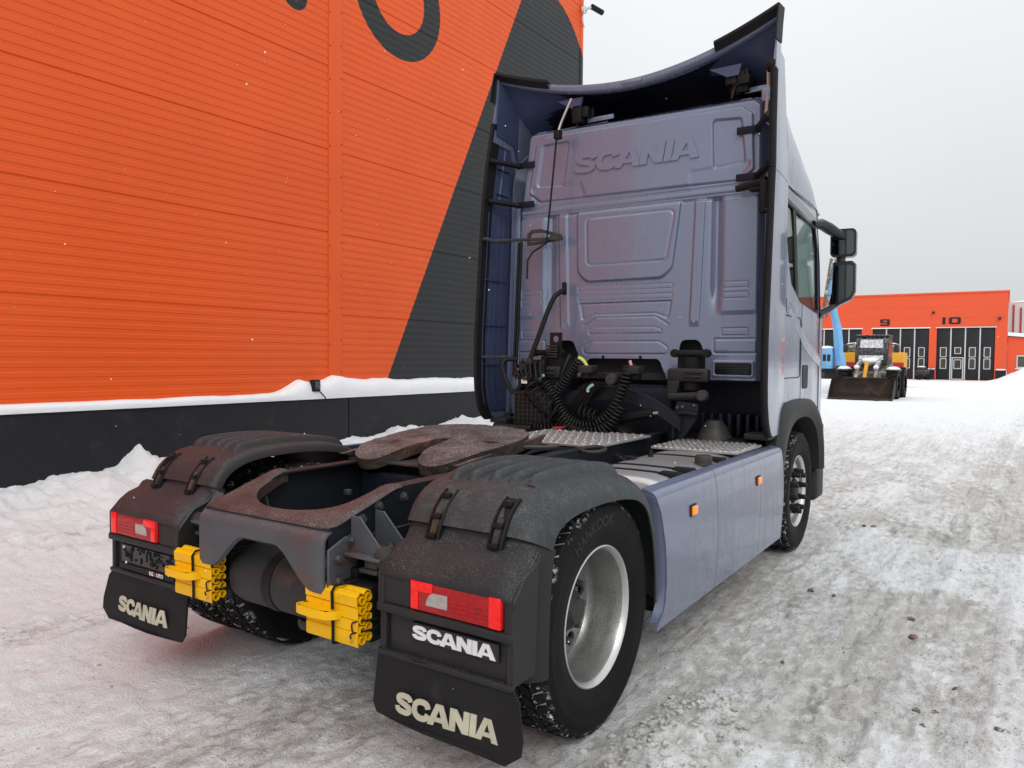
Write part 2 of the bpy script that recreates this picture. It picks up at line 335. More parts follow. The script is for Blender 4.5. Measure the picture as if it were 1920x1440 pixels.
# ================================================================== GROUND
WP = np.array((-4.998, 0.2106)); WD = np.array((0.03015, 0.99955)); WN = np.array((0.99955, -0.03015))   # wall: point, direction, outward normal
def wall_sd(x, y): return (x - WP[0]) * WD[0] + (y - WP[1]) * WD[1], (x - WP[0]) * WN[0] + (y - WP[1]) * WN[1]
BS = [-14, -8, -2, 0, .35, .6, .95, 1.2, 1.35, 1.8, 3.0, 4.0, 4.9, 5.6, 6.6, 8, 10, 11.5, 13]
BH = [.27, .31, .32, .34, .40, .47, .42, .60, .50, .46, .46, .46, .56, .52, .62, .56, .46, .3, 0]
# centre at y=0, drift per metre, from y, to y
TRACKS = [(1.98, .045, -3, 30), (2.38, .045, -3, 30), (3.05, .10, -3, 30), (3.62, .10, -3, 30), (-.90, .02, -3, -.55), (-1.9, .12, -3, 9), (.72, -.03, -3, -.6)]
def ground_h(x, y):
    s, d = wall_sd(x, y)
    A = np.interp(s, BS, BH); Wd = 1.5 + 0.9 * vnoise(s * 0.55, s * 0, 5)
    lump = .75 * fbm(x * 2.3, y * 2.3, 3, 21) + .25 * fbm(x * 8, y * 8, 3, 22)
    bank = A * (1 - sstep(0.0, 1.0, (d - 0.15) / Wd)) * (0.8 + 0.4 * lump) + 0.10 * np.exp(-((d - 1.9) / .7) ** 2) * (fbm(x * 1.7, y * 1.7, 3, 44) - .3) * (s < 12)
    crust = (np.abs(fbm(x * 6, y * 6, 3, 77) - .5) * 2) ** .6 * .07 + (fbm(x * 21, y * 21, 3, 78) - .5) * .035
    bank = bank + crust * (1 - sstep(.6, 2.4, d)) * (s < 12) * (d > 0)
    bank = np.where((d > -0.3) & (d < 4), np.maximum(bank, 0), 0)
    fine = (fbm(x * 1.2, y * 0.6, 3, 3) - .5) * 0.050 + (fbm(x * 5, y * 2.2, 3, 9) - .5) * 0.045 + (np.abs(fbm(x * 15 + y * 3, y * 7, 3, 13) - .5) * 2) ** .7 * 0.022 + (fbm(x * 42, y * 30, 3, 31) - .5) * 0.018
    # crumbled ridge pushed out beside the rear tyre
    rd = np.exp(-((x - 1.52 - 0.06 * np.sin(y * 3)) / .17) ** 2) * sstep(-1.7, -.9, y) * (1 - sstep(.2, 1.0, y))
    ridge = rd * (0.030 + 0.075 * fbm(x * 20, y * 20, 3, 50))
    # wheel ruts running past the truck
    ruts = -0.018 * np.exp(-((x - 3.1 - 0.02 * y * y * .1) / .30) ** 2) - 0.016 * np.exp(-((x - 5.1 - 0.012 * y) / .35) ** 2) + 0.02 * np.exp(-((x - 4.1) / .5) ** 2)
    lug = 0
    for tr_c, tr_s, lo_, hi_ in TRACKS:
        e_ = x - tr_c - tr_s * y; ln_ = np.exp(-(e_ / .16) ** 4) * sstep(lo_, lo_ + .4, y) * (1 - sstep(hi_ - 3, hi_, y)); lug = lug + ln_ * (-.016 + .0065 * np.sign(np.sin(y * 78 + np.abs(e_) * 60)) * (np.abs(np.sin(e_ * 42)) > .3) * (fbm(x * 3, y * 2, 2, 99) > .36)) + .012 * np.exp(-((np.abs(e_) - .21) / .045) ** 2) * (ln_.max() > 0) * sstep(lo_, lo_ + .4, y) * (1 - sstep(hi_ - 3, hi_, y)) * fbm(x * 9, y * 9, 2, 98)
    fine = fine + lug
    under = np.exp(-((np.abs(x) - 1.0) / .42) ** 2) * (y > -.9) * (y < 4.6)
    far = 1 - sstep(12, 60, np.hypot(x, y))
    h = (fine * (1 - .75 * under) + ruts * far) * (0.25 + .75 * far) + ridge + bank - 0.012
    mound = 1.15 * np.exp(-(((x - 4.0) / 1.7) ** 2 + ((y - 71.5) / 1.8) ** 2)) * (0.8 + .4 * fbm(x, y, 3, 61))
    return h + mound
def axis(parts):
    o = []
    for a, b, st in parts: o += list(np.arange(a, b, st))
    return np.array(o)
gx = np.concatenate([-np.geomspace(500, 5.6, 34), axis([(-5.5, -2.2, .05), (-2.2, -.4, .026), (-.4, 4.6, .016), (4.6, 7, .05), (7, 12, .16)]), np.geomspace(12.2, 500, 34)])
gy = np.concatenate([-np.geomspace(300, 4.6, 26), axis([(-4.5, -1.9, .06), (-1.9, 2.2, .016), (2.2, 5.5, .032), (5.5, 10, .08), (10, 30, .35), (30, 80, .9)]), np.geomspace(81, 900, 30)])
X, Y = np.meshgrid(gx, gy, indexing='ij'); Z = ground_h(X, Y)
n0, m0 = X.shape; co = np.stack([X, Y, Z], -1).reshape(-1, 3)
me = bpy.data.meshes.new('ground'); I0 = (np.arange(n0 - 1)[:, None] * m0 + np.arange(m0 - 1)[None]).reshape(-1)
quads = np.stack([I0, I0 + m0, I0 + m0 + 1, I0 + 1], 1).astype(np.int32)
me.vertices.add(len(co)); me.vertices.foreach_set('co', co.ravel()); nq = len(quads)
me.loops.add(nq * 4); me.loops.foreach_set('vertex_index', quads.ravel())
me.polygons.add(nq); me.polygons.foreach_set('loop_start', np.arange(nq, dtype=np.int32) * 4); me.polygons.foreach_set('use_smooth', np.ones(nq, bool))
s_, d_ = wall_sd(X, Y)
clean = 1 - sstep(0.2, 2.2, d_ - .6 + 1.2 * (fbm(X * .9, Y * .5, 3, 71) - .5)) 
dist = np.hypot(X - 2.6, Y + 2.9); lane = 0
for tr_c, tr_s, lo_, hi_ in TRACKS: lane = np.maximum(lane, np.exp(-((X - tr_c - tr_s * Y) / .20) ** 4) * sstep(lo_, lo_ + .4, Y) * (1 - sstep(hi_ - 6, hi_, Y)))
white = sstep(.47, .66, fbm(X * 1.1 + .2 * Y, Y * .55, 4, 81)) * sstep(1.2, 2.4, X) * .9 + .38 * sstep(.40, .62, fbm(X * 2, Y * .9, 3, 87))
white = white + .65 * np.exp(-(((X - 3.3) / .95) ** 2 + ((Y + .3) / .75) ** 2)) + .55 * np.exp(-(((X + 1.6) / 1.2) ** 2 + ((Y + 1.2) / 1.0) ** 2))
white = white + .55 * sstep(.4, 1.8, -X) * (Y > -3) * (.6 + .6 * fbm(X * .8, Y * .8, 3, 151)); white = white + .8 * (fbm(X * .55, Y * .30, 3, 161) - .5)
clean = np.maximum(clean, np.clip(white, -.15, .80)); clean = np.maximum(clean, sstep(5, 30, dist) * (.80 + .25 * fbm(X * .3, Y * .12, 3, 91)))
clean = clean + 4.0 * (fbm(X * 42, Y * 30, 3, 31) - .5) * .06 + .25 * (fbm(X * 7 + Y * 2, Y * 3, 4, 131) - .5) * (dist < 14)
clean = clean - .30 * lane * (.5 + fbm(X * 2.5, Y * 1.2, 3, 141))
at = me.attributes.new('clean', 'FLOAT', 'POINT'); at.data.foreach_set('value', clean.ravel().astype(np.float32)); me.update(); me.validate()
ground = bpy.data.objects.new('ground', me); COL.objects.link(ground); tag(ground, kind='structure')
m = bpy.data.materials.new('packed_snow'); m.use_nodes = True; t = m.node_tree; n = t.nodes; l = t.links; b = n['Principled BSDF']
b.inputs['Specular IOR Level'].default_value = 0.3
an = n.new('ShaderNodeAttribute'); an.attribute_name = 'clean'
tc = n.new('ShaderNodeTexCoord')
mp = n.new('ShaderNodeMapping'); mp.inputs['Scale'].default_value = (1, .55, 1); mp.inputs['Rotation'].default_value = (0, 0, R(-14)); l.new(tc.outputs['Object'], mp.inputs[0])
def nz_(s, d=6, r=.6, v=None, dist=0.0):
    q = n.new('ShaderNodeTexNoise'); q.inputs['Scale'].default_value = s; q.inputs['Detail'].default_value = d; q.inputs['Roughness'].default_value = r; q.inputs['Distortion'].default_value = dist
    l.new(v or tc.outputs['Object'], q.inputs['Vector']); return q.outputs[0]
def mr_(x, a, bb, c=0., dd=1.):
    q = n.new('ShaderNodeMapRange'); l.new(x, q.inputs[0])
    for i, v in enumerate((a, bb, c, dd)): q.inputs[i + 1].default_value = v
    return q.outputs[0]
def mt_(op, a, bb):
    q = n.new('ShaderNodeMath'); q.operation = op
    for i, v in enumerate((a, bb)):
        if isinstance(v, (int, float)): q.inputs[i].default_value = v
        else: l.new(v, q.inputs[i])
    q.use_clamp = False; return q.outputs[0]
def mc_(f, a, bb):
    q = n.new('ShaderNodeMix'); q.data_type = 'RGBA'; l.new(f, q.inputs[0])
    for i, v in ((6, a), (7, bb)):
        if isinstance(v, tuple): q.inputs[i].default_value = (*v, 1)
        else: l.new(v, q.inputs[i])
    return q.outputs[2]
n1 = nz_(2.6, 7, .65, mp.outputs[0], .3); n2 = nz_(14, 6, .65, mp.outputs[0], .4); n3 = nz_(75, 6, .68)
dirty = mc_(mr_(n2, .35, .66), (.47, .455, .43), (.74, .73, .715))
dirty = mc_(mr_(n1, .50, .72), dirty, (.54, .505, .45))
mp2 = n.new('ShaderNodeMapping'); mp2.inputs['Scale'].default_value = (1, .10, 1); mp2.inputs['Rotation'].default_value = (0, 0, R(-7)); l.new(tc.outputs['Object'], mp2.inputs[0])
n4 = nz_(5.5, 6, .62, mp2.outputs[0], .25); n5 = nz_(21, 5, .6, mp2.outputs[0], .2)
dirty = mc_(mr_(n4, .52, .68, 0, .85), dirty, (.25, .235, .21))
f = mt_('ADD', an.outputs['Fac'], mt_('MULTIPLY', mt_('SUBTRACT', n4, .47), 1.5)); f = mt_('ADD', f, mt_('MULTIPLY', mt_('SUBTRACT', n5, .5), .8))
f = mt_('ADD', f, mt_('MULTIPLY', mt_('SUBTRACT', n2, .5), 1.5)); f = mt_('ADD', f, mt_('MULTIPLY', mt_('SUBTRACT', n1, .5), .9))
fm = mr_(f, .04, .64)
colr = mc_(fm, dirty, (.86, .87, .89))
grit = mt_('MULTIPLY', mr_(n3, .575, .66), mr_(mt_('SUBTRACT', 1.15, an.outputs['Fac']), .15, .9)); grit = mt_('MULTIPLY', grit, mr_(nz_(4, 4, .6), .36, .58))
colr = mc_(grit, colr, (.10, .092, .082))
l.new(colr, b.inputs['Base Color']); l.new(mr_(fm, 0, 1, .48, .8), b.inputs['Roughness'])
bp = n.new('ShaderNodeBump'); bp.inputs['Strength'].default_value = 1.0; bp.inputs['Distance'].default_value = .045
l.new(mt_('ADD', mt_('ADD', mt_('MULTIPLY', n2, .40), mt_('MULTIPLY', n3, .40)), mt_('MULTIPLY', n5, .45)), bp.inputs['Height']); l.new(bp.outputs[0], b.inputs['Normal'])
me.materials.append(m)

# loose crumbs of dirty snow and grit, stones
mb = MB(); rr = random.Random(5)
for i in range(1500):
    if i < 620: x = rr.gauss(1.53, .14); y = rr.uniform(-1.5, .6); r = rr.uniform(.005, .020)
    elif i < 900: x = rr.gauss(3.3, .7); y = rr.gauss(.3, .7); r = rr.uniform(.003, .011)
    else: x = rr.uniform(-1.6, 5.2); y = rr.uniform(-1.6, 4.5); r = rr.uniform(.003, .010)
    z = float(ground_h(np.array(x), np.array(y)))
    mb.sphere((x, y, z + r * .1), (r * rr.uniform(.7, 1.4), r * rr.uniform(.7, 1.4), r * rr.uniform(.5, .9)), 5, 3, .25)
pm('crumb', (.55, .54, .52), .85, col2=(.30, .28, .26), var=(3, 1), bump=(60, .3, .004))
tag(mb.build('snow_crumbs', 'crumb', ang=60), 'loose crumbs of grey snow and ice strewn over the packed yard', 'snow crumbs', kind='stuff')
st = [((1.55, 2.59), .019, 'stone_grey'), ((1.70, 2.58), .015, 'stone_grey'), ((1.69, 1.22), .010, 'stone_grey'), ((2.19, 2.40), .019, 'stone_brown'), ((2.23, 2.08), .025, 'stone_brown'),
      ((2.48, 1.44), .015, 'stone_brown'), ((2.34, 1.04), .019, 'stone_grey'), ((2.41, 1.11), .016, 'stone_grey'), ((2.66, 1.00), .015, 'stone_brown'), ((2.37, .92), .016, 'stone_grey'), ((1.62, 5.00), .026, 'stone_grey'), ((1.54, 4.99), .019, 'stone_grey')]
for (x, y), r, mn in st:
    random.seed(int(x * 1000)); z = float(ground_h(np.array(x), np.array(y)))
    bm_ = bmesh.new(); bmesh.ops.create_icosphere(bm_, subdivisions=2, radius=r)
    for v_ in bm_.verts: v_.co *= random.uniform(.72, 1.25); v_.co.z *= .75; v_.co.x *= 1.25
    mb_ = MB(); bm_.verts.index_update(); mb_.add([v_.co for v_ in bm_.verts], [[v_.index for v_ in f_.verts] for f_ in bm_.faces]); bm_.free()
    o = mb_.build('stone', mn, ang=20, loc=(x, y, z + r * .18)); o.rotation_euler = (0, 0, random.uniform(0, 3))
    tag(o, 'rusty brown stone lying in the packed snow' if mn == 'stone_brown' else 'dark grey stone lying in the packed snow', 'stone', 'brown stones in the snow' if mn == 'stone_brown' else 'grey stones in the snow')
random.seed(7)

# ================================================================== ORANGE WORKSHOP BUILDING (wall beside the truck)
bld = empty('workshop_building', (WP[0], WP[1], 0), math.atan2(WD[1], WD[0]))
tag(bld, 'tall orange and charcoal clad workshop building with black plinth beside the truck', 'building')
# painted cladding material: local X = along the wall, local Z = height
m = bpy.data.materials.new('cladding_paint'); m.use_nodes = True; t = m.node_tree; n = t.nodes; l = t.links; b = n['Principled BSDF']; b.inputs['Roughness'].default_value = .42; b.inputs['Specular IOR Level'].default_value = .3
tc = n.new('ShaderNodeTexCoord'); se = n.new('ShaderNodeSeparateXYZ'); l.new(tc.outputs['Object'], se.inputs[0]); sx, sz = se.outputs[0], se.outputs[2]
def circ(cx, cz, r):
    a = mt_('SUBTRACT', sx, cx); c = mt_('SUBTRACT', sz, cz); dd = mt_('SQRT', mt_('ADD', mt_('MULTIPLY', a, a), mt_('MULTIPLY', c, c)), 0)
    return mt_('LESS_THAN', dd, r)
ring = mt_('SUBTRACT', circ(5.17, 6.85, .90), circ(5.17, 6.85, .53))
ring = mt_('MULTIPLY', ring, mt_('LESS_THAN', sz, 8.4))
stem = mt_('MAXIMUM', circ(3.31, 6.14, .19), mt_('MULTIPLY', mt_('LESS_THAN', mt_('ABSOLUTE', mt_('SUBTRACT', sx, 3.31), 0), .19), mt_('GREATER_THAN', sz, 6.14)))
slant = mt_('GREATER_THAN', mt_('SUBTRACT', sx, mt_('MULTIPLY', sz, 0.4948)), 4.312)
slant = mt_('MULTIPLY', slant, mt_('MAXIMUM', mt_('LESS_THAN', sz, 6.9), circ(9.0, 6.9, 1.66)))
dark = mt_('MINIMUM', mt_('ADD', mt_('ADD', ring, stem), slant), 1.0)
nv = nz_(.7, 4, .6)
org = mc_(mr_(nv, .3, .7), (.74, .098, .014), (.68, .088, .012))
dk = mc_(mr_(nv, .3, .7), (.021, .022, .024), (.018, .019, .021))
cl = mc_(dark, org, dk)
l.new(cl, b.inputs['Base Color']); MT['cladding_paint'] = m
bp = n.new('ShaderNodeBump'); bp.inputs['Strength'].default_value = .06; bp.inputs['Distance'].default_value = .01; l.new(nz_(3, 3), bp.inputs['Height']); l.new(bp.outputs[0], b.inputs['Normal'])
MOD, Z0, S_A, S_P0, S_P1, S_E = 1.085, 1.09, -9.0, 3.845, 4.075, 10.45
def clad_profile():
    pr = [(0.0, .007), (.0016, .007), (.004, 0.0)]; per = (MOD - .012) / 11; z = .006
    for i in range(11):
        pr += [(z + per * .46, 0.0), (z + per * .53, .0055), (z + per * .94, .0055), (z + per * 1.0, 0.0)]; z += per
    pr += [(MOD - .0016, .007), (MOD - .0003, .007)]
    return pr
PR = clad_profile(); panels = {}
for bay, (a, c) in enumerate(((S_A, S_P0 + .01), (S_P1 - .01, S_E - .02))):
    me_ = None
    for k in range(8):
        z = Z0 + k * MOD
        # the paint is laid out in the building's own coordinates, so every panel carries its own copy of the profile
        MB().grid([[(a, d, z + q), (c, d, z + q)] for q, d in PR]).build('cladding_panel', 'cladding_paint', bld, ang=10)
for (a, c, nm) in ((S_P0, S_P1, 'cover_strip'), (S_E - .10, S_E + .012, 'corner_strip')):
    mb = MB().prism([(a, -.008), (a + .012, -.012), (c - .012, -.012), (c, -.008), (c, .03), (a, .03)], [], lambda u, v: (u, v, Z0), lambda u, v: (u, v, Z0 + 8 * MOD))
    st_ = mb.build(nm, 'cladding_paint', bld)
    sm = MB().lathe([(.0, -.017), (.007, -.017), (.009, -.011)], 8, axis='Y').mesh('screw', 'black')
    for k in range(40):
        for e in ((a + .018, c - .018) if nm == 'cover_strip' else (a + .018,)):
            if k % 1 == 0 and k < 19:
                o = bpy.data.objects.new('screw', sm); COL.objects.link(o); o.parent = st_; o.location = (e, 0, Z0 + .25 + k * .435 + (0.06 if e > (a + c) / 2 else 0))
MB().box((S_A, .03, .0), (S_E, .2, Z0 + 8 * MOD)).build('wall_core', 'plinth', bld)
MB().box((S_E - .2, .2, 0), (S_E, 24, Z0 + 8 * MOD)).build('side_wall', 'far_orange', bld)
for a, c in ((S_A, 4.085), (4.10, S_E + .02)): MB().rbox((a, -.13, -.3), (c, -.005, Z0 - .035), .006, 1).build('plinth_panel', 'plinth', bld)
MB().box((S_A, -.145, Z0 - .034), (S_E + .03, .0, Z0 - .012)).build('drip_ledge', 'black', bld)
MB().box((S_A, .0, Z0 + 8 * MOD), (S_E + .03, 24, Z0 + 8 * MOD + .1)).build('roof_edge', 'far_orange', bld)
# snow lying on the plinth ledge
SS = np.concatenate([np.arange(-9, 2.2, .12), np.arange(2.2, 10.45, .035)])
def ledge_h(s): 
    base = np.interp(s, [-9, 2.4, 3.0, 3.35, 3.6, 3.9, 4.2, 4.7, 6, 8, 10.4], [.045, .05, .065, .20, .17, .26, .21, .19, .19, .17, .15])
    return base * (.82 + .4 * fbm(s * 2.1, s * 0, 3, 5)) + .012 * (fbm(s * 9, s * 0 + 3, 2, 8) - .5)
lh = ledge_h(SS); P = []
for s, h in zip(SS, lh):
    fr = -.155 - .02 * vnoise(np.array(s * 5), np.array(0.), 3); w = min(.06, h * .45)
    P.append([(s, fr + .012, Z0 - .03), (s, fr - .004, Z0 + h * .25), (s, fr + .008, Z0 + h * .6), (s, fr + w * .6, Z0 + h * .92), (s, fr + .09, Z0 + h * 1.0), (s, -.01, Z0 + h * 1.05), (s, .004, Z0 + h * 1.05), (s, .004, Z0 - .03)])
lo = MB().grid(P).build('ledge_snow', 'snow', ang=70); lo.location = bld.location; lo.rotation_euler = bld.rotation_euler
tag(lo, 'white snow lying along the ledge of the black plinth', 'snow', kind='stuff')
W2 = lambda s, o, z: (WP[0] + WD[0] * s + WN[0] * o, WP[1] + WD[1] * s + WN[1] * o, z)
# flood lamp half buried in the ledge snow
fl = empty('wall_lamp', W2(3.50, .10, 1.14), math.atan2(WD[1], WD[0])); tag(fl, 'small black wall lamp half buried in snow on the plinth ledge', 'lamp')
MB().rbox((-.07, -.10, .02), (.05, -.02, .17), .012).build('housing', 'black', fl)
MB().rbox((-.055, -.108, .045), (.035, -.101, .15), .004).build('pane', 'mirror', fl)
MB().box((-.02, -.02, .06), (.01, .10, .09)).build('bracket', 'black', fl)
MB().tube([(.03, -.09, .03), (.06, -.14, -.03), (.09, -.15, -.07)], .009, 6).build('cable', 'black', fl)
# security camera on the corner
sc_ = empty('security_camera', W2(10.40, .03, 8.62), math.atan2(WD[1], WD[0])); tag(sc_, 'white and black security camera at the top corner of the orange wall', 'camera')
MB().lathe([(0, -.05), (.075, -.05), (.075, 0), (0, .0)], 16, axis='Y').build('mount', 'white_metal', sc_)
MB().tube([(0, -.03, 0), (.02, -.12, .02), (.10, -.16, .05)], .028, 8).build('arm', 'white_metal', sc_)
MB().tube([(.05, -.17, .05), (.33, -.26, .01)], .055, 12).build('body', 'black', sc_)
MB().tube([(-.01, -.02, -.05), (-.05, -.02, -.22), (.03, -.02, -.34)], .012, 6).build('cable', 'white_metal', sc_)

# ================================================================== FAR GARAGE HALL WITH GATES 9 AND 10
gar = empty('garage_hall', (0, 75, 0)); tag(gar, 'orange garage hall with dark folding gates numbered 9 and 10 across the yard', 'building')
gates = [(-19.5, -14.0), (-13.7 + .2, -9.0), (-8.05, -3.35), (-2.75, 1.72)]
ZT = 4.68
outer = [(-40, 0), (2.6, 0), (2.6, 7.75), (-40, 7.75)]
MB().prism(outer, [[(a, .02), (c, .02), (c, ZT), (a, ZT)] for a, c in gates], lambda u, v: (u, 0, v), lambda u, v: (u, .3, v)).build('front_wall', 'far_orange', gar)
MB().box((2.3, .3, 0), (2.6, 30, 7.7)).build('side_wall', 'far_orange', gar)
MB().box((-40, -.08, 7.75), (2.7, 30, 7.9)).build('roof_edge', 'far_orange', gar)
for z in (2.2, 3.6, 5.6, 6.6):
    MB().box((-40, -.012, z), (2.6, -.002, z + .02)).build('cladding_joint', 'far_orange', gar) if z > ZT else None
for a, c in gates:
    w = (c - a) / 4
    g = MB().box((a, .14, .02), (c, .2, ZT)).build('gate', 'far_dark', gar)
    MB().box((a - .1, -.06, ZT), (c + .1, .0, ZT + .09)).build('gate_lintel', 'snow' if a < -5 else 'far_trim', gar)
    for k in range(4):
        x0 = a + k * w
        if k: MB().box((x0 - .05, .07, .02), (x0 + .05, .135, ZT)).build('post', 'far_trim', g)
        MB().rbox((x0 + .08, .09, .06), (x0 + w - .08, .135, ZT - .05), .01).build('leaf', 'far_dark', g)
        cx = x0 + w / 2; wins = [(1.0, 1.95), (2.05, 2.95)] if k != 1 else [(2.35, 2.95)]
        for z0, z1 in wins:
            MB().prism(rrect(cx - .26, z0, cx + .26, z1, .05, 2), [rrect(cx - .20, z0 + .06, cx + .20, z1 - .06, .04, 2)], lambda u, v: (u, .03, v), lambda u, v: (u, .088, v)).build('window_frame', 'far_trim', g)
            MB().box((cx - .2, .05, z0 + .06), (cx + .2, .07, z1 - .06)).build('pane', 'far_pane', g)
        if k == 1:
            MB().prism([(cx - .46, .05), (cx + .46, .05), (cx + .46, 2.05), (cx - .46, 2.05)], [[(cx - .38, .12), (cx + .38, .12), (cx + .38, 1.97), (cx - .38, 1.97)]], lambda u, v: (u, .03, v), lambda u, v: (u, .088, v)).build('door_frame', 'far_trim', g)
            MB().prism(rrect(cx - .30, 1.0, cx + .30, 1.85, .05, 2), [rrect(cx - .24, 1.06, cx + .24, 1.79, .04, 2)], lambda u, v: (u, .04, v), lambda u, v: (u, .088, v)).build('window_frame', 'far_trim', g)
            MB().box((cx - .24, .06, 1.06), (cx + .24, .075, 1.79)).build('pane', 'far_pane', g)
def num(strokes, holes, x, z, w, h, nm):
    mb = MB()
    for outer, hs in strokes:
        q = lambda lp: [(x + p[0] * w, z + p[1] * h) for p in lp]
        mb.prism(q(outer), [q(hh) for hh in hs], lambda u, v: (u, -.03, v), lambda u, v: (u, -.002, v))
    mb.build(nm, 'far_dark', gar)
nine = [([(0, 0), (.88, 0), (1, .12), (1, .88), (.88, 1), (.12, 1), (0, .88), (0, .5), (.12, .38), (.72, .38), (.72, .22), (0, .22)], [[(.28, .58), (.72, .58), (.72, .80), (.28, .80)]])]
one = [([(0, 0), (1, 0), (1, 1), (0, 1)], [])]
zero = [([(.12, 0), (.88, 0), (1, .14), (1, .86), (.88, 1), (.12, 1), (0, .86), (0, .14)], [[(.26, .22), (.74, .22), (.74, .78), (.26, .78)]])]
num(nine, 0, -7.42, 4.95, .82, .62, 'number_nine'); num(one, 0, -2.33, 5.02, .24, .62, 'number_one'); num(zero, 0, -1.82, 5.02, .92, .62, 'number_zero')
for x in (2.02, -3.05): MB().rbox((x - .1, -.3, 5.35 if x > 0 else 6.0), (x + .1, -.003, 5.55 if x > 0 else 6.18), .03).build('yard_lamp', 'far_dark', gar)
MB().box((1.80, -.05, .0), (2.58, -.002, .95)).build('plinth_panel', 'far_dark', gar); MB().box((-3.3, -.05, 0), (-2.85, -.002, .95)).build('plinth_panel', 'far_dark', gar)
MB().sphere((2.2, -.1, .98), (.45, .14, .08), 10, 6).build('snow_cap', 'snow', gar); MB().sphere((-3.1, -.1, .98), (.3, .12, .08), 10, 6).build('snow_cap', 'snow', gar)
# low annex to the right
ann = empty('low_annex', (2.62, 75.2, 0)); tag(ann, 'low orange annex with snowy sloping roof and white framed windows', 'building')
MB().prism([(0.02, 0), (4.6, 0), (4.6, 3.4), (0.02, 3.9)], [[(.7, 1.15), (4.2, 1.15), (4.2, 2.25), (.7, 2.25)]], lambda u, v: (u, 0, v), lambda u, v: (u, 6, v)).build('wall', 'far_orange', ann)
MB().prism([(0.02, 3.95), (4.8, 3.45), (4.8, 3.75), (0.02, 4.25)], [], lambda u, v: (u, -.3, v), lambda u, v: (u, 6.2, v)).build('roof_snow', 'snow', ann)
for x in (.7, 1.85, 3.0):
    w_ = MB().prism([(x, 1.15), (x + 1.15, 1.15), (x + 1.15, 2.25), (x, 2.25)], [[(x + .09, 1.25), (x + 1.06, 1.25), (x + 1.06, 2.15), (x + .09, 2.15)]], lambda u, v: (u, -.05, v), lambda u, v: (u, .1, v)).build('window_frame', 'far_trim', ann)
    MB().box((x + .09, .02, 1.25), (x + 1.06, .05, 2.15)).build('pane', 'far_pane', w_)
MB().box((.6, -.12, 1.06), (4.4, .0, 1.13)).build('window_sill', 'snow', ann)
MB().box((0.0, 3, 3.4), (2.2, 9, 7.0)).build('upper_block', 'far_trim', ann)
for k in range(4): MB().box((.35 + k * .55, 2.9, 3.4), (.47 + k * .55, 2.99, 6.8 - k * .25)).build('column', 'mach_red', ann)
MB().sphere((1.1, 6, 7.05), (1.3, 3, .25), 12, 6).build('roof_snow', 'snow', ann)
# leafless winter wood far off
mb = MB(); rr = random.Random(3)
for i in range(700):
    x = rr.uniform(-60, 160); y = 165 + rr.uniform(-12, 25); h = rr.uniform(5, 9.5); 
    mb.tube([(x, y, 0), (x + rr.uniform(-.4, .4), y, h * .6), (x + rr.uniform(-1, 1), y, h)], [.13, .09, .02], 4, caps=False)
    for k in range(5):
        z = h * rr.uniform(.35, .9); a = rr.uniform(0, 6.28); q = rr.uniform(.6, 1.8)
        mb.tube([(x, y, z), (x + q * math.cos(a), y + q * math.sin(a), z + q * .9)], [.05, .015], 3, caps=False)
pm('twig', (.10, .085, .08), .9, var=(.3, .3)); tag(mb.build('winter_wood', 'twig', ang=80), 'far leafless winter wood beyond the yard', 'wood', kind='stuff')
# ================================================================== TRACTOR TRUCK
trk = empty('tractor_truck', (0, 0, 0)); tag(trk, 'lilac blue two axle tractor truck with black mudguards parked on packed snow', 'truck')
# ---------------------------------------------------------------- chassis
def rail_z(y): return 1.03 if y > -.42 else .915 + (y + .80) * .30
for sx in (-1, 1):
    xo, xi = .40 * sx, .325 * sx; ys = [-.80, -.62, -.42, .4, 1.4, 2.4, 3.6]
    top = [rail_z(y) for y in ys]; bot = [.72, .70, .70, .70, .72, .74, .74]; mb = MB()
    web = [[(xo, y, z) for z in (b, t)] for y, b, t in zip(ys, bot, top)]; mb.grid(web)
    mb.grid([[(xo, y, t), (xi, y, t)] for y, t in zip(ys, top)]); mb.grid([[(xo, y, b), (xi, y, b)] for y, b in zip(ys, bot)])
    rl = mb.build('chassis_rail', 'rail', trk, solid=.010)
    for y, z in ((-.62, .93), (-.52, .97), (-.36, .985), (-.20, .985), (-.30, .82), (-.05, .98), (.1, .80)):
        MB().lathe([(0, .022), (.013, .022), (.015, .012), (.015, .006), (.024, .005), (.024, 0)], 8, c=(0, 0, 0)).build('bolt', 'bolt', rl, loc=(xo + .005 * sx, y, z)).rotation_euler = (0, 0, 0 if sx > 0 else math.pi)
    MB().rbox((min(xo, xo + .02 * sx), -.72, .70), (max(xo, xo + .02 * sx), .65, .86), .004, 1).build('reinforcement', 'rail', trk)
# rear cross member: pressed top plate with U opening, rolled edge, arched apron
def uplate(x, y): return (x, y, rail_z(y) + .004 - .02 * max(0, (-.72 - y) / .08) ** 2)
outer = [(-.415, -.38)] + [(-.415, y) for y in np.linspace(-.45, -.76, 8)] + [(-.40, -.785), (-.37, -.80)] + [(x, -.80) for x in np.linspace(-.30, .30, 9)] + [(.37, -.80), (.40, -.785)] + [(.415, y) for y in np.linspace(-.76, -.45, 8)] + [(.415, -.38)]
uu = [(.350, -.38), (.340, -.44), (.325, -.50)] + [(.315 * math.cos(a), -.52 - .205 * math.sin(a)) for a in np.linspace(.12, math.pi - .12, 17)] + [(-.325, -.50), (-.340, -.44), (-.350, -.38)]
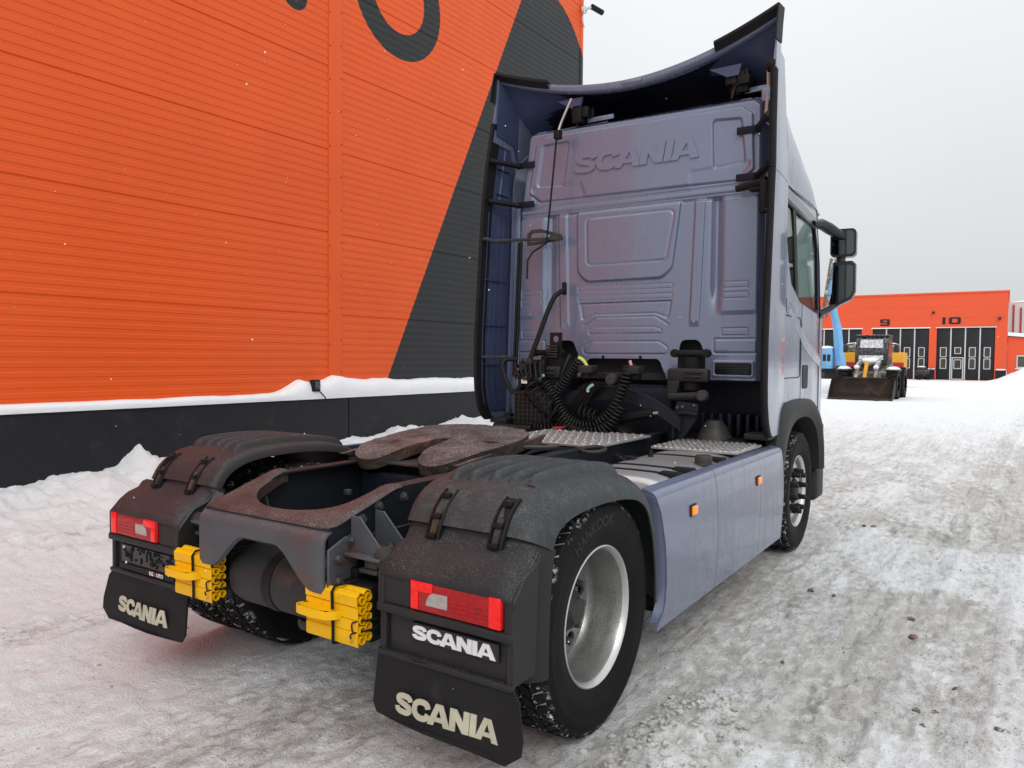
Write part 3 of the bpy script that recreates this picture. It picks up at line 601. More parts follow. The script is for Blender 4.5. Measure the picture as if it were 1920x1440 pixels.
# strip between the outer outline and the U
oc = catmull([np.array(p) for p in outer], 2); ic = catmull([np.array(p) for p in uu[::-1]], 3)
def resample(c, k):
    c = np.array(c); dd = np.r_[0, np.cumsum(np.linalg.norm(np.diff(c, axis=0), axis=1))]; q = np.linspace(0, dd[-1], k)
    return np.stack([np.interp(q, dd, c[:, 0]), np.interp(q, dd, c[:, 1])], 1)
A_, B_ = resample(oc, 60), resample(ic, 60); P = []
for a, c in zip(A_, B_):
    row = []
    for t_ in np.linspace(0, 1, 8):
        q = a * (1 - t_) + c * t_; z = rail_z(q[1]) + .010
        if t_ == 0: z -= .012
        if t_ > .85: z -= .010 * (t_ - .85) / .15
        row.append((q[0], q[1], z))
    row.append((c[0], c[1], rail_z(c[1]) - .05)); P.append(row)
MB().grid(P).build('cross_member_top', 'frame_maroon', trk, ang=50, solid=.008)
# rolled rear edge and apron
prof = [(-.790, .905), (-.808, .897), (-.822, .882), (-.828, .862), (-.828, .80), (-.826, .74)]
xs = np.linspace(-.41, .41, 41); P = []
for x in xs:
    arch = .160 * (1 - sstep(.10, .345, abs(x))); col = [(x, y, z) for y, z in prof]
    zb = .655 + arch + (.02 if abs(x) > .39 else 0); col = col[:4] + [(x, -.828, .862 + (zb + .012 - .862) * k_) for k_ in (.25, .5, .75)] + [(x, -.827, zb + .010), (x, -.812, zb)]
    P.append(col)
cm = MB().grid(P).build('cross_member_apron', 'frame_grey', trk, ang=40, solid=.009)
for sx in (-1, 1):
    e = MB().prism([(-.82, .66), (-.70, .64), (-.66, .70), (-.66, .84), (-.72, .88), (-.82, .84)], [], lambda u, v: (.412 * sx, u, v), lambda u, v: (.424 * sx, u, v)).build('end_bracket', 'frame_grey', trk, bevel=.004)
    for y, z in ((-.775, .80), (-.775, .71), (-.70, .86)):
        MB().lathe([(0, .026), (.014, .026), (.016, .014), (.016, .006), (.027, .005), (.027, 0)], 6).build('bolt', 'bolt', e, loc=(.424 * sx, y, z)).rotation_euler = (0, 0, 0 if sx > 0 else math.pi)
    # gusset bracket and tube carrying the mudguard
    g = MB()
    for yy in (-.70, -.56):
        g.prism([(.425, .81), (.61, .81), (.61, .83), (.475, .96), (.425, .96)], [], lambda u, v: (u * sx, yy, v), lambda u, v: (u * sx, yy + .008, v))
    g.box((min(.425 * sx, .62 * sx), -.74, .802), (max(.425 * sx, .62 * sx), -.54, .814))
    gb = g.build('gusset_bracket', 'frame_grey', trk, bevel=.002)
    for x, y in ((.48, -.675), (.58, -.66), (.53, -.58)): MB().lathe([(0, .024), (.014, .024), (.016, .012), (.022, .004), (.022, 0)], 6, axis='Z').build('bolt', 'bolt', gb, loc=(x * sx, y, .814))
    MB().lathe([(.0, .0), (.044, .0), (.05, .01), (.05, .05), (.043, .055), (.043, .075), (.036, .08), (.036, .30), (0, .30)], 18, c=(.575, -.68, .805) if sx > 0 else (-.875, -.68, .805)).build('guard_tube', 'oldsteel' , trk)
    MB().rbox((min(.50 * sx, .60 * sx), -.73, .745), (max(.50 * sx, .60 * sx), -.60, .762), .004).build('clamp_plate', 'oldsteel', trk)
    MB().rbox((min(.52 * sx, .59 * sx), -.72, .763), (max(.52 * sx, .59 * sx), -.62, .80), .006).build('clamp_block', 'oldsteel', trk)
# transverse members further forward
for y in (.15, .95, 1.7): MB().rbox((-.325, y - .05, .74), (.325, y + .05, .98), .02).build('cross_tube', 'navy', trk)
MB().box((-.32, -.35, .70), (.32, 2.0, .715)).build('belly_pan', 'navy', trk)
for i, (x, y) in enumerate(((-.12, -.42), (.10, -.36), (.16, -.30), (-.05, -.33))):
    pts = [(x + .08 * math.sin(k * 1.3 + i), y + .06 * math.cos(k * 1.7 + i), .80 + .03 * math.sin(k + i)) for k in range(9)]
    MB().tube(catmull(pts, 5), .011, 6).build('cable_bundle', 'hose', trk)
MB().tube(catmull([(-.30, -.55, .93), (-.22, -.58, .88), (-.08, -.52, .84), (.02, -.45, .82)], 6), .009, 6).build('cable', 'hose', trk)
MB().rbox((-.30, -.05, .87), (-.26, -.02, .90), .006).build('connector', 'bolt', trk)
# air reservoir, brake chambers, axle
at_ = MB().lathe([(0, -.33), (.05, -.325), (.10, -.30), (.128, -.26), (.135, -.21), (.135, .21), (.128, .26), (.10, .30), (.05, .325), (0, .33)], 32, c=(-.02, -.64, .60)).build('air_tank', 'tank_grey', trk)
MB().lathe([(.139, -.028), (.139, .028), (.134, .028), (.134, -.028)], 32, c=(-.02, -.64, .60), close=True).build('strap', 'black', at_)
MB().lathe([(.0, -.02), (.10, -.02), (.105, .0), (.10, .02), (0, .02)], 20, c=(.05, -.52, .40), axis='Z').build('brake_chamber', 'oldsteel', trk)
MB().lathe([(.0, -.13), (.09, -.13), (.11, -.10), (.112, -.01), (.118, 0), (.118, .01), (.10, .05), (0, .06)], 24, c=(.02, -.44, .47), axis='Z').build('brake_cylinder', 'black', trk)
MB().lathe([(0, -.30), (.12, -.28), (.19, -.18), (.215, 0), (.19, .18), (.12, .28), (.085, .36), (.08, .95), (0, .95)], 28, c=(0, 0, .5)).build('axle_housing', 'navy', trk)
MB().lathe([(.08, -.95), (.085, -.3)], 20, c=(0, 0, .5)).build('axle_tube', 'navy', trk)
for sx in (-1, 1):
    MB().lathe([(0, -.02), (.12, -.02), (.14, .02), (.14, .10), (.12, .16), (.09, .19), (0, .19)], 24, c=(.43 * sx, -.32, .52), axis='Z').build('air_bellow', 'rubber', trk)
    MB().lathe([(0, -.02), (.12, -.02), (.14, .02), (.14, .10), (.12, .16), (.09, .19), (0, .19)], 24, c=(.43 * sx, .38, .52), axis='Z').build('air_bellow', 'rubber', trk)
# ---------------------------------------------------------------- wheels (local: axle along X, outside = +X)
pm_tyre = pm('tyre', (.0095, .0095, .0105), .72, spec=.16, var=(9, .35), bump=(90, .12, .002))
# snow caught on the tyre shoulders and packed into the tread
t = pm_tyre.node_tree; n = t.nodes; l = t.links; b = n['Principled BSDF']
tcn = n.new('ShaderNodeTexCoord'); ss = n.new('ShaderNodeSeparateXYZ'); l.new(tcn.outputs['Object'], ss.inputs[0])
tc = tcn
rad = mt_('SQRT', mt_('ADD', mt_('MULTIPLY', ss.outputs[1], ss.outputs[1]), mt_('MULTIPLY', ss.outputs[2], ss.outputs[2])), 0)
sn = mt_('MULTIPLY', mr_(rad, .468, .492), mr_(nz_(16, 6, .7), .53, .60))
old = b.inputs['Base Color'].links[0].from_socket
l.new(mc_(sn, old, (.62, .63, .65)), b.inputs['Base Color'])
pm_tread = pm('tread_rubber', (.012, .012, .013), .72, spec=.2, var=(30, .4), patch=((.60, .61, .63), 26, .60, .66))
pm_groove = pm('groove_snow', (.66, .67, .69), .8, col2=(.22, .22, .22), var=(14, 1), bump=(60, .3, .004))
def tyre_parts(front=False):
    w = .157
    pr = [(.284, -.118), (.300, -.128), (.33, -.146), (.37, -.154), (.375, -.1555), (.40, w * -1), (.435, -w), (.44, -.1585), (.446, -.156), (.470, -.150), (.484, -.141), (.4885, -.132)]
    prof = pr + [(.489, x) for x in (-.10, -.04, .04, .10)] + [(r, -x) for r, x in reversed(pr)]
    ty = MB().lathe(prof, 72)
    tr = MB(); rows = [(-.138, -.088), (-.079, -.034), (-.026, .026), (.034, .079), (.088, .138)]; K = 52
    for ri, (x0, x1) in enumerate(rows):
        for k in range(K):
            da = 2 * math.pi / K; a0 = da * (k + (.5 if ri % 2 else 0)) + .006; a1 = a0 + da * .74; sk = (.024 if ri % 2 else -.024)
            q = []
            for r, e in ((.486, 0.0), (.505, .0025)):
                for x, a in ((x0 + e, a0 - sk), (x1 - e, a0 + sk), (x1 - e, a1 + sk), (x0 + e, a1 - sk)):
                    rr_ = r - (.010 * max(0, (abs(x) - .118) / .02) if r > .49 else 0); q.append((x, rr_ * math.cos(a), rr_ * math.sin(a)))
            tr.add(q, [(4, 5, 6, 7), (0, 1, 5, 4), (1, 2, 6, 5), (2, 3, 7, 6), (3, 0, 4, 7)])
    gr = MB().lathe([(.4895, -.134), (.491, -.10), (.491, .10), (.4895, .134)], 72)
    return ty, tr, gr
TY, TR, GR = tyre_parts(); ty_m = TY.mesh('tyre', 'tyre', 50); tr_m = TR.mesh('tread', 'tread_rubber', 20); gr_m = GR.mesh('groove', 'groove_snow', 60)
def bent_text(txt, size, rad_, x, up=1, off=.0):
    vs, fs = font(txt, size, .002, off); mb = MB(); o = []
    for px, py, pz in vs:
        a = (math.pi / 2) - px / rad_; rr_ = rad_ + py
        if up < 0: a = -math.pi / 2 + px / rad_; rr_ = rad_ - py
        o.append((x + pz, rr_ * math.cos(a), rr_ * math.sin(a)))
    return o, fs
def mk(name, me_, parent, loc=(0, 0, 0)):
    o = bpy.data.objects.new(name, me_); COL.objects.link(o); o.parent = parent; o.location = loc; return o
def hub_disc(mb, x0, x1, r_in, r_out, hr, hrad, hn, ph=0.0):
    outer = [(r_out * math.cos(2 * math.pi * k / 60), r_out * math.sin(2 * math.pi * k / 60)) for k in range(60)]
    holes = [[(r_in * math.cos(-2 * math.pi * k / 30), r_in * math.sin(-2 * math.pi * k / 30)) for k in range(30)]] if r_in > 0 else []
    for i in range(hn):
        a = 2 * math.pi * i / hn + ph; holes.append([(hrad * math.cos(a) + hr * math.cos(-2 * math.pi * k / 14), hrad * math.sin(a) + hr * math.sin(-2 * math.pi * k / 14)) for k in range(14)])
    mb.prism(outer, holes, lambda u, v: (x1, u, v), lambda u, v: (x0, u, v))
def rear_wheel(outer=True):
    s = 1 if outer else -1
    rim = MB().lathe([(s * 0 + r, s * a) for r, a in ((.300, .132), (.302, .126), (.300, .120), (.287, .116), (.279, .100), (.276, .06), (.268, .03), (.262, -.02), (.256, -.055), (.246, -.066), (.262, -.07), (.285, -.09), (.30, -.13))], 64)
    w = rim.build('wheel', 'rimalu', trk, ang=40)
    ed = MB().lathe([(.287, s * .1165), (.2985, s * .1215), (.3035, s * .127), (.3035, s * .134), (.298, s * .137), (.290, s * .130), (.281, s * .112)], 64).build('rim_edge', 'rimedge', w)
    d = MB(); hub_disc(d, s * -.075, s * -.058, .13, .252, .034, .196, 10, .2); d.build('disc', 'rimalu', w)
    MB().lathe([(.0, s * .035), (.055, s * .033), (.06, s * .02), (.085, s * .0), (.10, s * -.03), (.132, s * -.05), (.132, s * -.075), (.0, s * -.08)], 32).build('hub', 'oldsteel', w)
    nm = MB().lathe([(0, s * -.015), (.012, s * -.015), (.017, s * -.03), (.017, s * -.05), (.024, s * -.054), (.024, s * -.058)], 6).mesh('nut', 'bolt')
    for i in range(10): a = 2 * math.pi * (i + .5) / 10 + .2; mk('nut', nm, w, (0, .157 * math.cos(a), .157 * math.sin(a)))
    mk('tyre', ty_m, w); mk('tread', tr_m, w); mk('tread_snow', gr_m, w)
    return w
w0 = rear_wheel(True); w0.location = (1.075, 0, .502)
vs_, fs_ = bent_text('HANKOOK', .066, .395, .157, 1, .002); tx = MB().add(vs_, fs_).build('lettering', 'tyre_text', w0); tx.rotation_euler = (R(14), 0, 0)
vs_, fs_ = bent_text('winter', .034, .445, .156, -1); tx2 = MB().add(vs_, fs_).build('lettering', 'tyre_text', w0); tx2.rotation_euler = (R(10), 0, 0)
w1 = rear_wheel(False); w1.location = (.725, 0, .502)
w2 = dup(w0, trk, (-1.075, 0, .502), math.pi); w3 = dup(w1, trk, (-.725, 0, .502), math.pi)
def front_wheel():
    rim = MB().lathe([(.300, -.13), (.285, -.1), (.275, -.05), (.275, .07), (.279, .100), (.287, .116), (.300, .120), (.302, .126), (.300, .132), (.290, .128)], 64)
    w = rim.build('wheel', 'rimalu', trk, ang=40)
    MB().lathe([(.281, .112), (.290, .130), (.298, .137), (.3035, .134), (.3035, .127), (.2985, .1215)], 64).build('rim_edge', 'rimedge', w)
    MB().lathe([(.278, .07), (.262, .085), (.235, .095), (.215, .10), (.205, .098)], 60).build('disc_bowl', 'rimedge', w)
    d = MB(); hub_disc(d, .082, .098, .11, .207, .022, .185, 0, 0); d.build('disc', 'rimedge', w)
    MB().lathe([(.0, .13), (.07, .128), (.08, .12), (.10, .115), (.11, .10), (.112, .08)], 32).build('hub', 'black', w)
    nm = MB().lathe([(0, .176), (.016, .175), (.021, .168), (.022, .128), (.028, .126), (.028, .108), (.022, .099)], 14).mesh('nut_cap', 'black')
    for i in range(10): a = 2 * math.pi * (i + .3) / 10; mk('nut_cap', nm, w, (0, .167 * math.cos(a), .167 * math.sin(a)))
    mk('tyre', ty_m, w); mk('tread', tr_m, w); mk('tread_snow', gr_m, w)
    return w
wf = front_wheel(); wf.location = (1.055, 3.75, .502); dup(wf, trk, (-1.055, 3.75, .502), math.pi)
MB().lathe([(.06, -1.0), (.06, 1.0)], 12, c=(0, 3.75, .45)).build('front_axle', 'navy', trk)
# ---------------------------------------------------------------- rear mudguards
GP = catmull([(-.605, .955), (-.565, 1.02), (-.50, 1.070), (-.40, 1.105), (-.25, 1.122), (-.05, 1.124), (.15, 1.108), (.30, 1.075), (.42, 1.01), (.50, .91), (.56, .76), (.59, .60), (.60, .44)], 5)
GR_ = catmull([(-.600, .958), (-.625, .90), (-.645, .80), (-.655, .66), (-.66, .54), (-.66, .43)], 4)
def path_n(Pt):
    o = []
    for i in range(len(Pt)):
        d = Pt[min(i + 1, len(Pt) - 1)] - Pt[max(i - 1, 0)]; d = d / np.linalg.norm(d); nn = np.array((-d[1], d[0]))
        c = np.array((-.02, .5)); o.append(nn if np.dot(nn, Pt[i] - c) > 0 else -nn)
    return o
def sweep(Pt, sec, sx, z_in=None):
    nn = path_n(Pt); return [[(x * sx, p[0] + q[0] * off, p[1] + q[1] * off) for x, off in sec] for p, q in zip(Pt, nn)]
SEC = [(.635, -.05), (.638, -.02), (.65, -.004), (.68, .0), (.80, .004), (.95, .005), (1.08, .002), (1.14, -.004), (1.19, -.016), (1.225, -.036), (1.25, -.062), (1.262, -.088), (1.266, -.115)]
for sx in (1, -1):
    topm = 'plastic_faded' if sx > 0 else 'plastic_maroon'
    gu = MB().grid(sweep(GP, SEC, sx)).build('mudguard_top', topm, trk, ang=60, solid=.008)
    for k in range(5):
        xc = .735 + k * .092; y0, y1 = -.43 + .004 * k, .36
        sub = [p for p in GP if y0 <= p[0] <= y1]; nn = path_n(sub); P = []
        for i, (p, q) in enumerate(zip(sub, nn)):
            e = min(i, len(sub) - 1 - i) / 1.5; h = .036 * min(1, .12 + .88 * e); wv = .021
            P.append([((xc + dx) * sx, p[0] + q[0] * (o + .003), p[1] + q[1] * (o + .003)) for dx, o in ((-wv - .008, -.004), (-wv, h * .35), (-wv * .75, h * .85), (-wv * .3, h), (wv * .3, h), (wv * .75, h * .85), (wv, h * .35), (wv + .008, -.004))])
        MB().grid(P).build('ridge', topm, gu, ang=50)
    rsec = [(x, o - .020) for x, o in SEC]
    gre = MB().grid(sweep(GR_, rsec, sx)).build('mudguard_rear', 'plastic_maroon' if sx < 0 else 'plastic', trk, ang=60, solid=.008)
    # rubber latches with rusty hooks
    for xc in (.80, 1.095):
        pth = [np.array(p) for p in ((-.500, 1.073), (-.545, 1.042), (-.585, .995), (-.612, .945), (-.632, .89))]; pth = catmull(pth, 4); nn = path_n(pth); P = []
        for p, q in zip(pth, nn): P.append([((xc + dx) * sx, p[0] + q[0] * o, p[1] + q[1] * o) for dx, o in ((-.036, -.004), (-.034, .010), (-.024, .012), (-.022, .004), (.022, .004), (.024, .012), (.034, .010), (.036, -.004))])
        la = MB().grid(P).build('latch', 'black', gre, ang=30)
        sub = pth[7:15]; n2_ = nn[7:15]
        MB().grid([[((xc + dx) * sx, p[0] + q[0] * o, p[1] + q[1] * o) for dx, o in ((-.014, .004), (-.013, .012), (.013, .012), (.014, .004))] for p, q in zip(sub, n2_)]).build('latch_hook', 'rust' if xc < 1 else 'oldsteel', gre)
        for kk in (3, 9, 14):
            p, q = pth[kk], nn[kk]
            MB().rbox((xc * sx - .02, p[0] + q[0] * .013 - .012, p[1] + q[1] * .013 - .010), (xc * sx + .02, p[0] + q[0] * .013 + .012, p[1] + q[1] * .013 + .010), .004).build('latch_rung', 'black', gre)
    # lamp housing: hooded box
    pf = [(-.585, .935), (-.625, .892), (-.66, .880), (-.70, .868), (-.745, .838), (-.782, .800), (-.788, .790), (-.786, .660), (-.775, .650), (-.775, .655)]
    pf = [(-.60, .935), (-.622, .908), (-.655, .895), (-.70, .880), (-.745, .850), (-.780, .812), (-.789, .798), (-.789, .785)]
    def hood(x):
        e = max(0, (.70 - x) / .05); e2 = max(0, (x - 1.235) / .04); k = max(min(e, 1), min(e2, 1)); return k
    P = []
    for x in [.652, .656, .665, .685, .72] + list(np.linspace(.78, 1.18, 6)) + [1.235, 1.262, 1.275, 1.280]:
        k = hood(x); P.append([(x * sx, y + .018 * k ** 2 * (1 if y < -.7 else 0), z - .030 * k ** 2) for y, z in pf] )
    ho = MB().grid(P).build('lamp_hood', 'plastic_maroon' if sx < 0 else 'plastic', trk, ang=60, solid=.006)
    # side cheeks and box below the hood
    bx = MB()
    bx.prism([(-.785, .788), (-.786, .652), (-.772, .640), (-.772, .478), (-.60, .478), (-.60, .93), (-.64, .88), (-.70, .86), (-.745, .83)], [], lambda u, v: (.657 * sx, u, v), lambda u, v: (.690 * sx, u, v))
    bx.prism([(-.785, .788), (-.786, .652), (-.772, .640), (-.772, .478), (-.62, .478), (-.60, .93), (-.64, .88), (-.70, .86), (-.745, .83)], [], lambda u, v: (1.243 * sx, u, v), lambda u, v: (1.272 * sx, u, v))
    bx.box((min(.69 * sx, 1.243 * sx), -.752, .48), (max(.69 * sx, 1.243 * sx), -.64, .80))
    hb = bx.build('lamp_box', 'plastic', trk, bevel=.006)
    MB().rbox((min(.655 * sx, 1.274 * sx), -.792, .640), (max(.655 * sx, 1.274 * sx), -.752, .674), .008).build('ledge', 'plastic', hb)
    MB().rbox((min(.655 * sx, 1.274 * sx), -.784, .470), (max(.655 * sx, 1.274 * sx), -.752, .492), .006).build('bottom_edge', 'plastic', hb)
    MB().rbox((min(.69 * sx, .818 * sx), -.783, .676), (max(.69 * sx, .818 * sx), -.752, .79), .006).build('cheek_cover', 'plastic', hb)
    # tail lamp
    lx = lambda a, c: (min(a * sx, c * sx), max(a * sx, c * sx))
    a, c = lx(.824, 1.240); tl = MB().rbox((a, -.792, .678), (c, -.754, .795), .010, 3).build('tail_lamp', 'red_lens', trk)
    a, c = lx(.832, .935); MB().rbox((a, -.7960, .752), (c, -.790, .789), .006, 2).build('lit_guide', 'red_glow', tl)
    a, c = lx(.832, .868); MB().rbox((a, -.7955, .684), (c, -.790, .7515), .005, 2).build('lit_guide', 'red_glow', tl)
    a, c = lx(1.186, 1.236); MB().rbox((a, -.7960, .682), (c, -.790, .791), .008, 2).build('lit_guide', 'red_glow', tl)
    qq = [(.905, .707), (1.004, .707), (1.004, .757), (.940, .757), (.920, .746), (.910, .728)]
    MB().prism(qq if sx > 0 else [(-p[0], p[1]) for p in qq], [], lambda u, v: (u, -.7975, v), lambda u, v: (u, -.789, v)).build('reversing_lens', 'clear_lens', tl, bevel=.002)
    a, c = lx(1.018, 1.180)
    for k in range(4): MB().rbox((a, -.7945, .690 + k * .016), (c, -.790, .701 + k * .016), .002, 1).build('reflector_bar', 'red_lens', tl)
    # mud flap
    oc_ = [(.650, .49), (.645, .285), (.668, .252)] if sx > 0 else [(.60, .49), (.59, .27), (.61, .235)]
    oc_ += [(1.262, .222), (1.322, .268), (1.326, .32), (1.300, .44), (1.262, .485)]
    ocd = []
    for i in range(len(oc_)):
        p, q = np.array(oc_[i]), np.array(oc_[(i + 1) % len(oc_)])
        for t_ in np.linspace(0, 1, 5, endpoint=False): ocd.append(tuple(p * (1 - t_) + q * t_))
    fy = lambda x, z: -.770 - .030 * (.49 - z) / .25 - .010 * math.sin(abs(x) * 9)
    fp = MB().prism([(p[0] * sx, p[1]) for p in ocd], [], lambda u, v: (u, fy(u, v) - .006, v), lambda u, v: (u, fy(u, v) + .004, v)).build('mud_flap', 'flap', trk)
    x0 = .772 if sx > 0 else -1.175
    word(MB(), lambda u, v, d: (x0 + u, fy(x0 + u, .284 + v) - .0075 - d, .284 + v), .458, .076, .003).build('lettering', 'letter_cream', fp)
# badge on the right, empty number plate holder on the left
bd = MB().rbox((.815, -.768, .552), (1.21, -.754, .622), .003, 1).build('badge_plate', 'blackgloss', trk)
word(MB(), lambda u, v, d: (.822 + u, -.7685 - d, .561 + v), .378, .052, .003).build('lettering', 'letter_white', bd)
nh = MB().rbox((-1.185, -.770, .500), (-.695, -.753, .628), .004, 1).build('number_plate_holder', 'blackgloss', trk)
rr = random.Random(2)
for i in range(40):
    x = rr.uniform(-1.165, -.72); z = rr.uniform(.535, .612); w_, h_ = rr.choice(((.012, .012), (.006, .03), (.03, .005), (.018, .02), (.004, .045)))
    MB().box((x, -.7745, z), (x + w_, -.770, min(z + h_, .622))).build('clip', 'black', nh)
MB().box((-1.183, -.780, .503), (-.697, -.770, .530)).build('name_strip', 'black', nh)
for x, z in ((-1.155, .612), (-1.115, .540), (-.735, .535)): MB().lathe([(0, -.006), (.006, -.005), (.007, 0)], 8, axis='Y').build('screw', 'letter_white', nh, loc=(x, -.781 if z < .55 else -.770, z))
vs_, fs_ = font('KG', .026, .001, .0006); MB().add([(p[0] - .845 - .045, -.7805 - p[2], p[1] + .5075) for p in vs_], fs_).build('lettering', 'letter_white', nh)
vs_, fs_ = font('A', .026, .001, .0006); MB().add([(p[0] - .845 - .012, -.7805 - p[2], p[1] + .5075) for p in vs_], fs_).build('lettering', 'letter_red', nh)
vs_, fs_ = font('UTO', .026, .001, .0006); MB().add([(p[0] - .845 + .029, -.7805 - p[2], p[1] + .5075) for p in vs_], fs_).build('lettering', 'letter_white', nh)
# ---------------------------------------------------------------- fifth wheel coupling
T5 = Matrix.Translation((-.01, .44, 1.148)) @ Matrix.Rotation(R(6.0), 4, 'X') @ Matrix.Scale(.94, 4)
half = [(.0, .48), (.16, .47), (.29, .43), (.39, .35), (.44, .24), (.45, .10), (.445, -.06), (.43, -.20), (.40, -.31), (.34, -.40), (.25, -.44), (.16, -.42), (.10, -.34), (.075, -.22), (.055, -.10)]
arc = [(.052 * math.cos(a), -.04 + .06 * math.sin(a)) for a in np.linspace(-.6, math.pi + .6, 12)]
right = [tuple(p) for p in catmull([np.array(p) for p in half], 3)]
outl = right + arc[1:-1] + [(-x, y) for x, y in reversed(right[1:])]
def dip(x, y): return -.045 * max(0, (-.18 - y) / .25) ** 2 - .012 * max(0, (abs(x) - .36) / .12) ** 2
f5 = MB().prism(outl, [], lambda u, v: T5 @ Vector((u, v, dip(u, v))), lambda u, v: T5 @ Vector((u * .985, v * .985, -.062 + dip(u, v)))).build('fifth_wheel_plate', 'fifth', trk, bevel=.014, ang=30)
sb_ = f5.modifiers.new('sub', 'SUBSURF'); sb_.subdivision_type = 'SIMPLE'; sb_.levels = 4; sb_.render_levels = 4
tx_ = bpy.data.textures.new('grease', 'CLOUDS'); tx_.noise_scale = .11; tx_.noise_depth = 3
dm = f5.modifiers.new('relief', 'DISPLACE'); dm.texture = tx_; dm.strength = .020; dm.mid_level = .5; dm.texture_coords = 'LOCAL'
for sx in (-1, 1):
    MB().prism([(-.10, -.05), (.18, -.05), (.12, -.16), (-.04, -.16)], [], lambda u, v: T5 @ Vector((.40 * sx, u, v + .01)), lambda u, v: T5 @ Vector((.28 * sx, u, v + .01))).build('fifth_wheel_foot', 'oldsteel', trk, bevel=.006)
    rib = [(-.44, -.03), (.48, -.03), (.40, -.085), (-.30, -.085)]
    MB().prism(rib, [], lambda u, v: T5 @ Vector((.44 * sx, u, v)), lambda u, v: T5 @ Vector((.41 * sx, u, v))).build('fifth_wheel_rib', 'fifth', trk, bevel=.004)
MB().prism([(-.30, -.04), (.30, -.04), (.30, -.12), (-.30, -.12)], [], lambda u, v: T5 @ Vector((u, .30, v)), lambda u, v: T5 @ Vector((u, .34, v))).build('fifth_wheel_web', 'fifth', trk)
MB().prism([(-.22, -.04), (.22, -.04), (.22, -.12), (-.22, -.12)], [], lambda u, v: T5 @ Vector((u, .05, v)), lambda u, v: T5 @ Vector((u, .09, v))).build('locking_jaw', 'black', trk)
MB().rbox((-.42, .10, 1.032), (.42, .62, 1.046), .004).build('mounting_plate', 'oldsteel', trk)
MB().tube([T5 @ Vector(p) for p in ((.42, .20, -.06), (.55, .30, -.07), (.60, .36, -.07))], .013, 8).build('release_handle', 'oldsteel', trk)
MB().tube([(.47 + .075 * math.cos(a), 1.36 + .075 * math.sin(a), 1.035 + .01 * math.sin(a)) for a in np.linspace(0, 6.283, 24, endpoint=False)], .013, 8, closed=True).build('pull_ring', 'oldsteel', trk)
for i in range(4):
    pts = [(-.05 + .12 * i, .95, 1.0), (.0 + .10 * i, 1.10, 1.05 - .01 * i), (.1 + .09 * i, 1.3, 1.03), (.05 + .08 * i, 1.55, 1.0)]
    MB().tube(catmull(pts, 5), .012, 6).build('brake_line', 'hose', trk)
# ---------------------------------------------------------------- deck plates
def deck(name, corners, z, nx, ny, tz=.004):
    c = [np.array(p) for p in corners]
    o = MB().prism([tuple(p) for p in c], [], lambda u, v: (u, v, z + tz), lambda u, v: (u, v, z - .012)).build(name, 'deckalu', trk, bevel=.003)
    st = MB()
    for i in range(nx):
        for j in range(ny):
            u, v = (i + .5 + (.5 if j % 2 else 0) * .9 + random.uniform(-.12, .12)) / (nx + .5), (j + .5 + random.uniform(-.12, .12)) / ny
            p = c[0] * (1 - u) * (1 - v) + c[1] * u * (1 - v) + c[2] * u * v + c[3] * (1 - u) * v
            st.lathe([(0, z + tz + .010), (.010, z + tz + .009), (.017, z + tz + .004), (.020, z + tz)], 7, c=(p[0], p[1], 0), axis='Z')
    tag(st.build('tread_studs', 'alu', o, ang=60), kind='stuff'); return o
deck('deck_plate', [(-.40, 1.45), (.455, 1.45), (.455, 2.32), (-.40, 2.32)], 1.042, 13, 13)
MB().rbox((-.40, 1.46, 1.012), (-.36, 2.30, 1.029), .003).build('deck_support', 'black', trk); MB().rbox((.36, 1.46, 1.012), (.40, 2.30, 1.029), .003).build('deck_support', 'black', trk)
d2 = deck('tank_step_plate', [(.58, 2.02), (1.19, 2.02), (1.19, 2.60), (.58, 2.60)], .998, 14, 13)
for x, y in ((.66, 2.06), (.9, 2.06), (1.1, 2.06), (.8, 2.5)): MB().lathe([(0, .008), (.011, .008), (.013, 0)], 8, axis='Z').build('bolt', 'bolt', d2, loc=(x, y, 1.004))
# ---------------------------------------------------------------- tanks
def tank(x0, x1, y0, y1, z0, z1, mat, name):
    n_ = 40; P = []
    for y, k in ((y0, .0), (y0, .90), (y0 + .008, .955), (y0 + .022, .985), (y0 + .04, 1), (y1 - .04, 1), (y1 - .02, .985), (y1, .93), (y1, 0)):
        row = []
        for i in range(n_):
            a = 2 * math.pi * i / n_; ca, sa = math.cos(a), math.sin(a); e = 2 / 4.2
            row.append(((x0 + x1) / 2 + (x1 - x0) / 2 * k * math.copysign(abs(ca) ** e, ca), y, (z0 + z1) / 2 + (z1 - z0) / 2 * k * math.copysign(abs(sa) ** e, sa)))
        P.append(row)
    return MB().grid(P, wrap=True).build(name, mat, trk, ang=40)
ft = tank(.55, 1.225, .80, 2.30, .40, .985, 'tankalu', 'fuel_tank')
for y in (1.02, 1.22, 1.78):
    P = []
    for i in range(40):
        a = 2 * math.pi * i / 40; ca, sa = math.cos(a), math.sin(a); e = 2 / 4.2; P.append([(.8875 + .3375 * k * math.copysign(abs(ca) ** e, ca), yy, .6925 + .2925 * k * math.copysign(abs(sa) ** e, sa)) for yy, k in ((y - .022, 1.0), (y - .018, 1.016), (y + .018, 1.016), (y + .022, 1.0))])
    P.append(P[0]); MB().grid(P).build('strap', 'rubber', ft)
    MB().rbox((1.06, y - .035, .955), (1.19, y + .035, .995), .012, 2, Matrix.Translation((0, 0, 0))).build('strap_pad', 'black', ft)
MB().lathe([(0, .065), (.045, .065), (.052, .055), (.052, .02), (.058, .015), (.058, 0), (0, 0)], 20, axis='Z').build('filler_cap', 'oldsteel', ft, loc=(1.12, 1.56, .965))
MB().lathe([(0, .045), (.012, .045), (.014, .03), (.018, .0)], 10, axis='Z').build('breather', 'black', ft, loc=(.75, 1.62, .985))
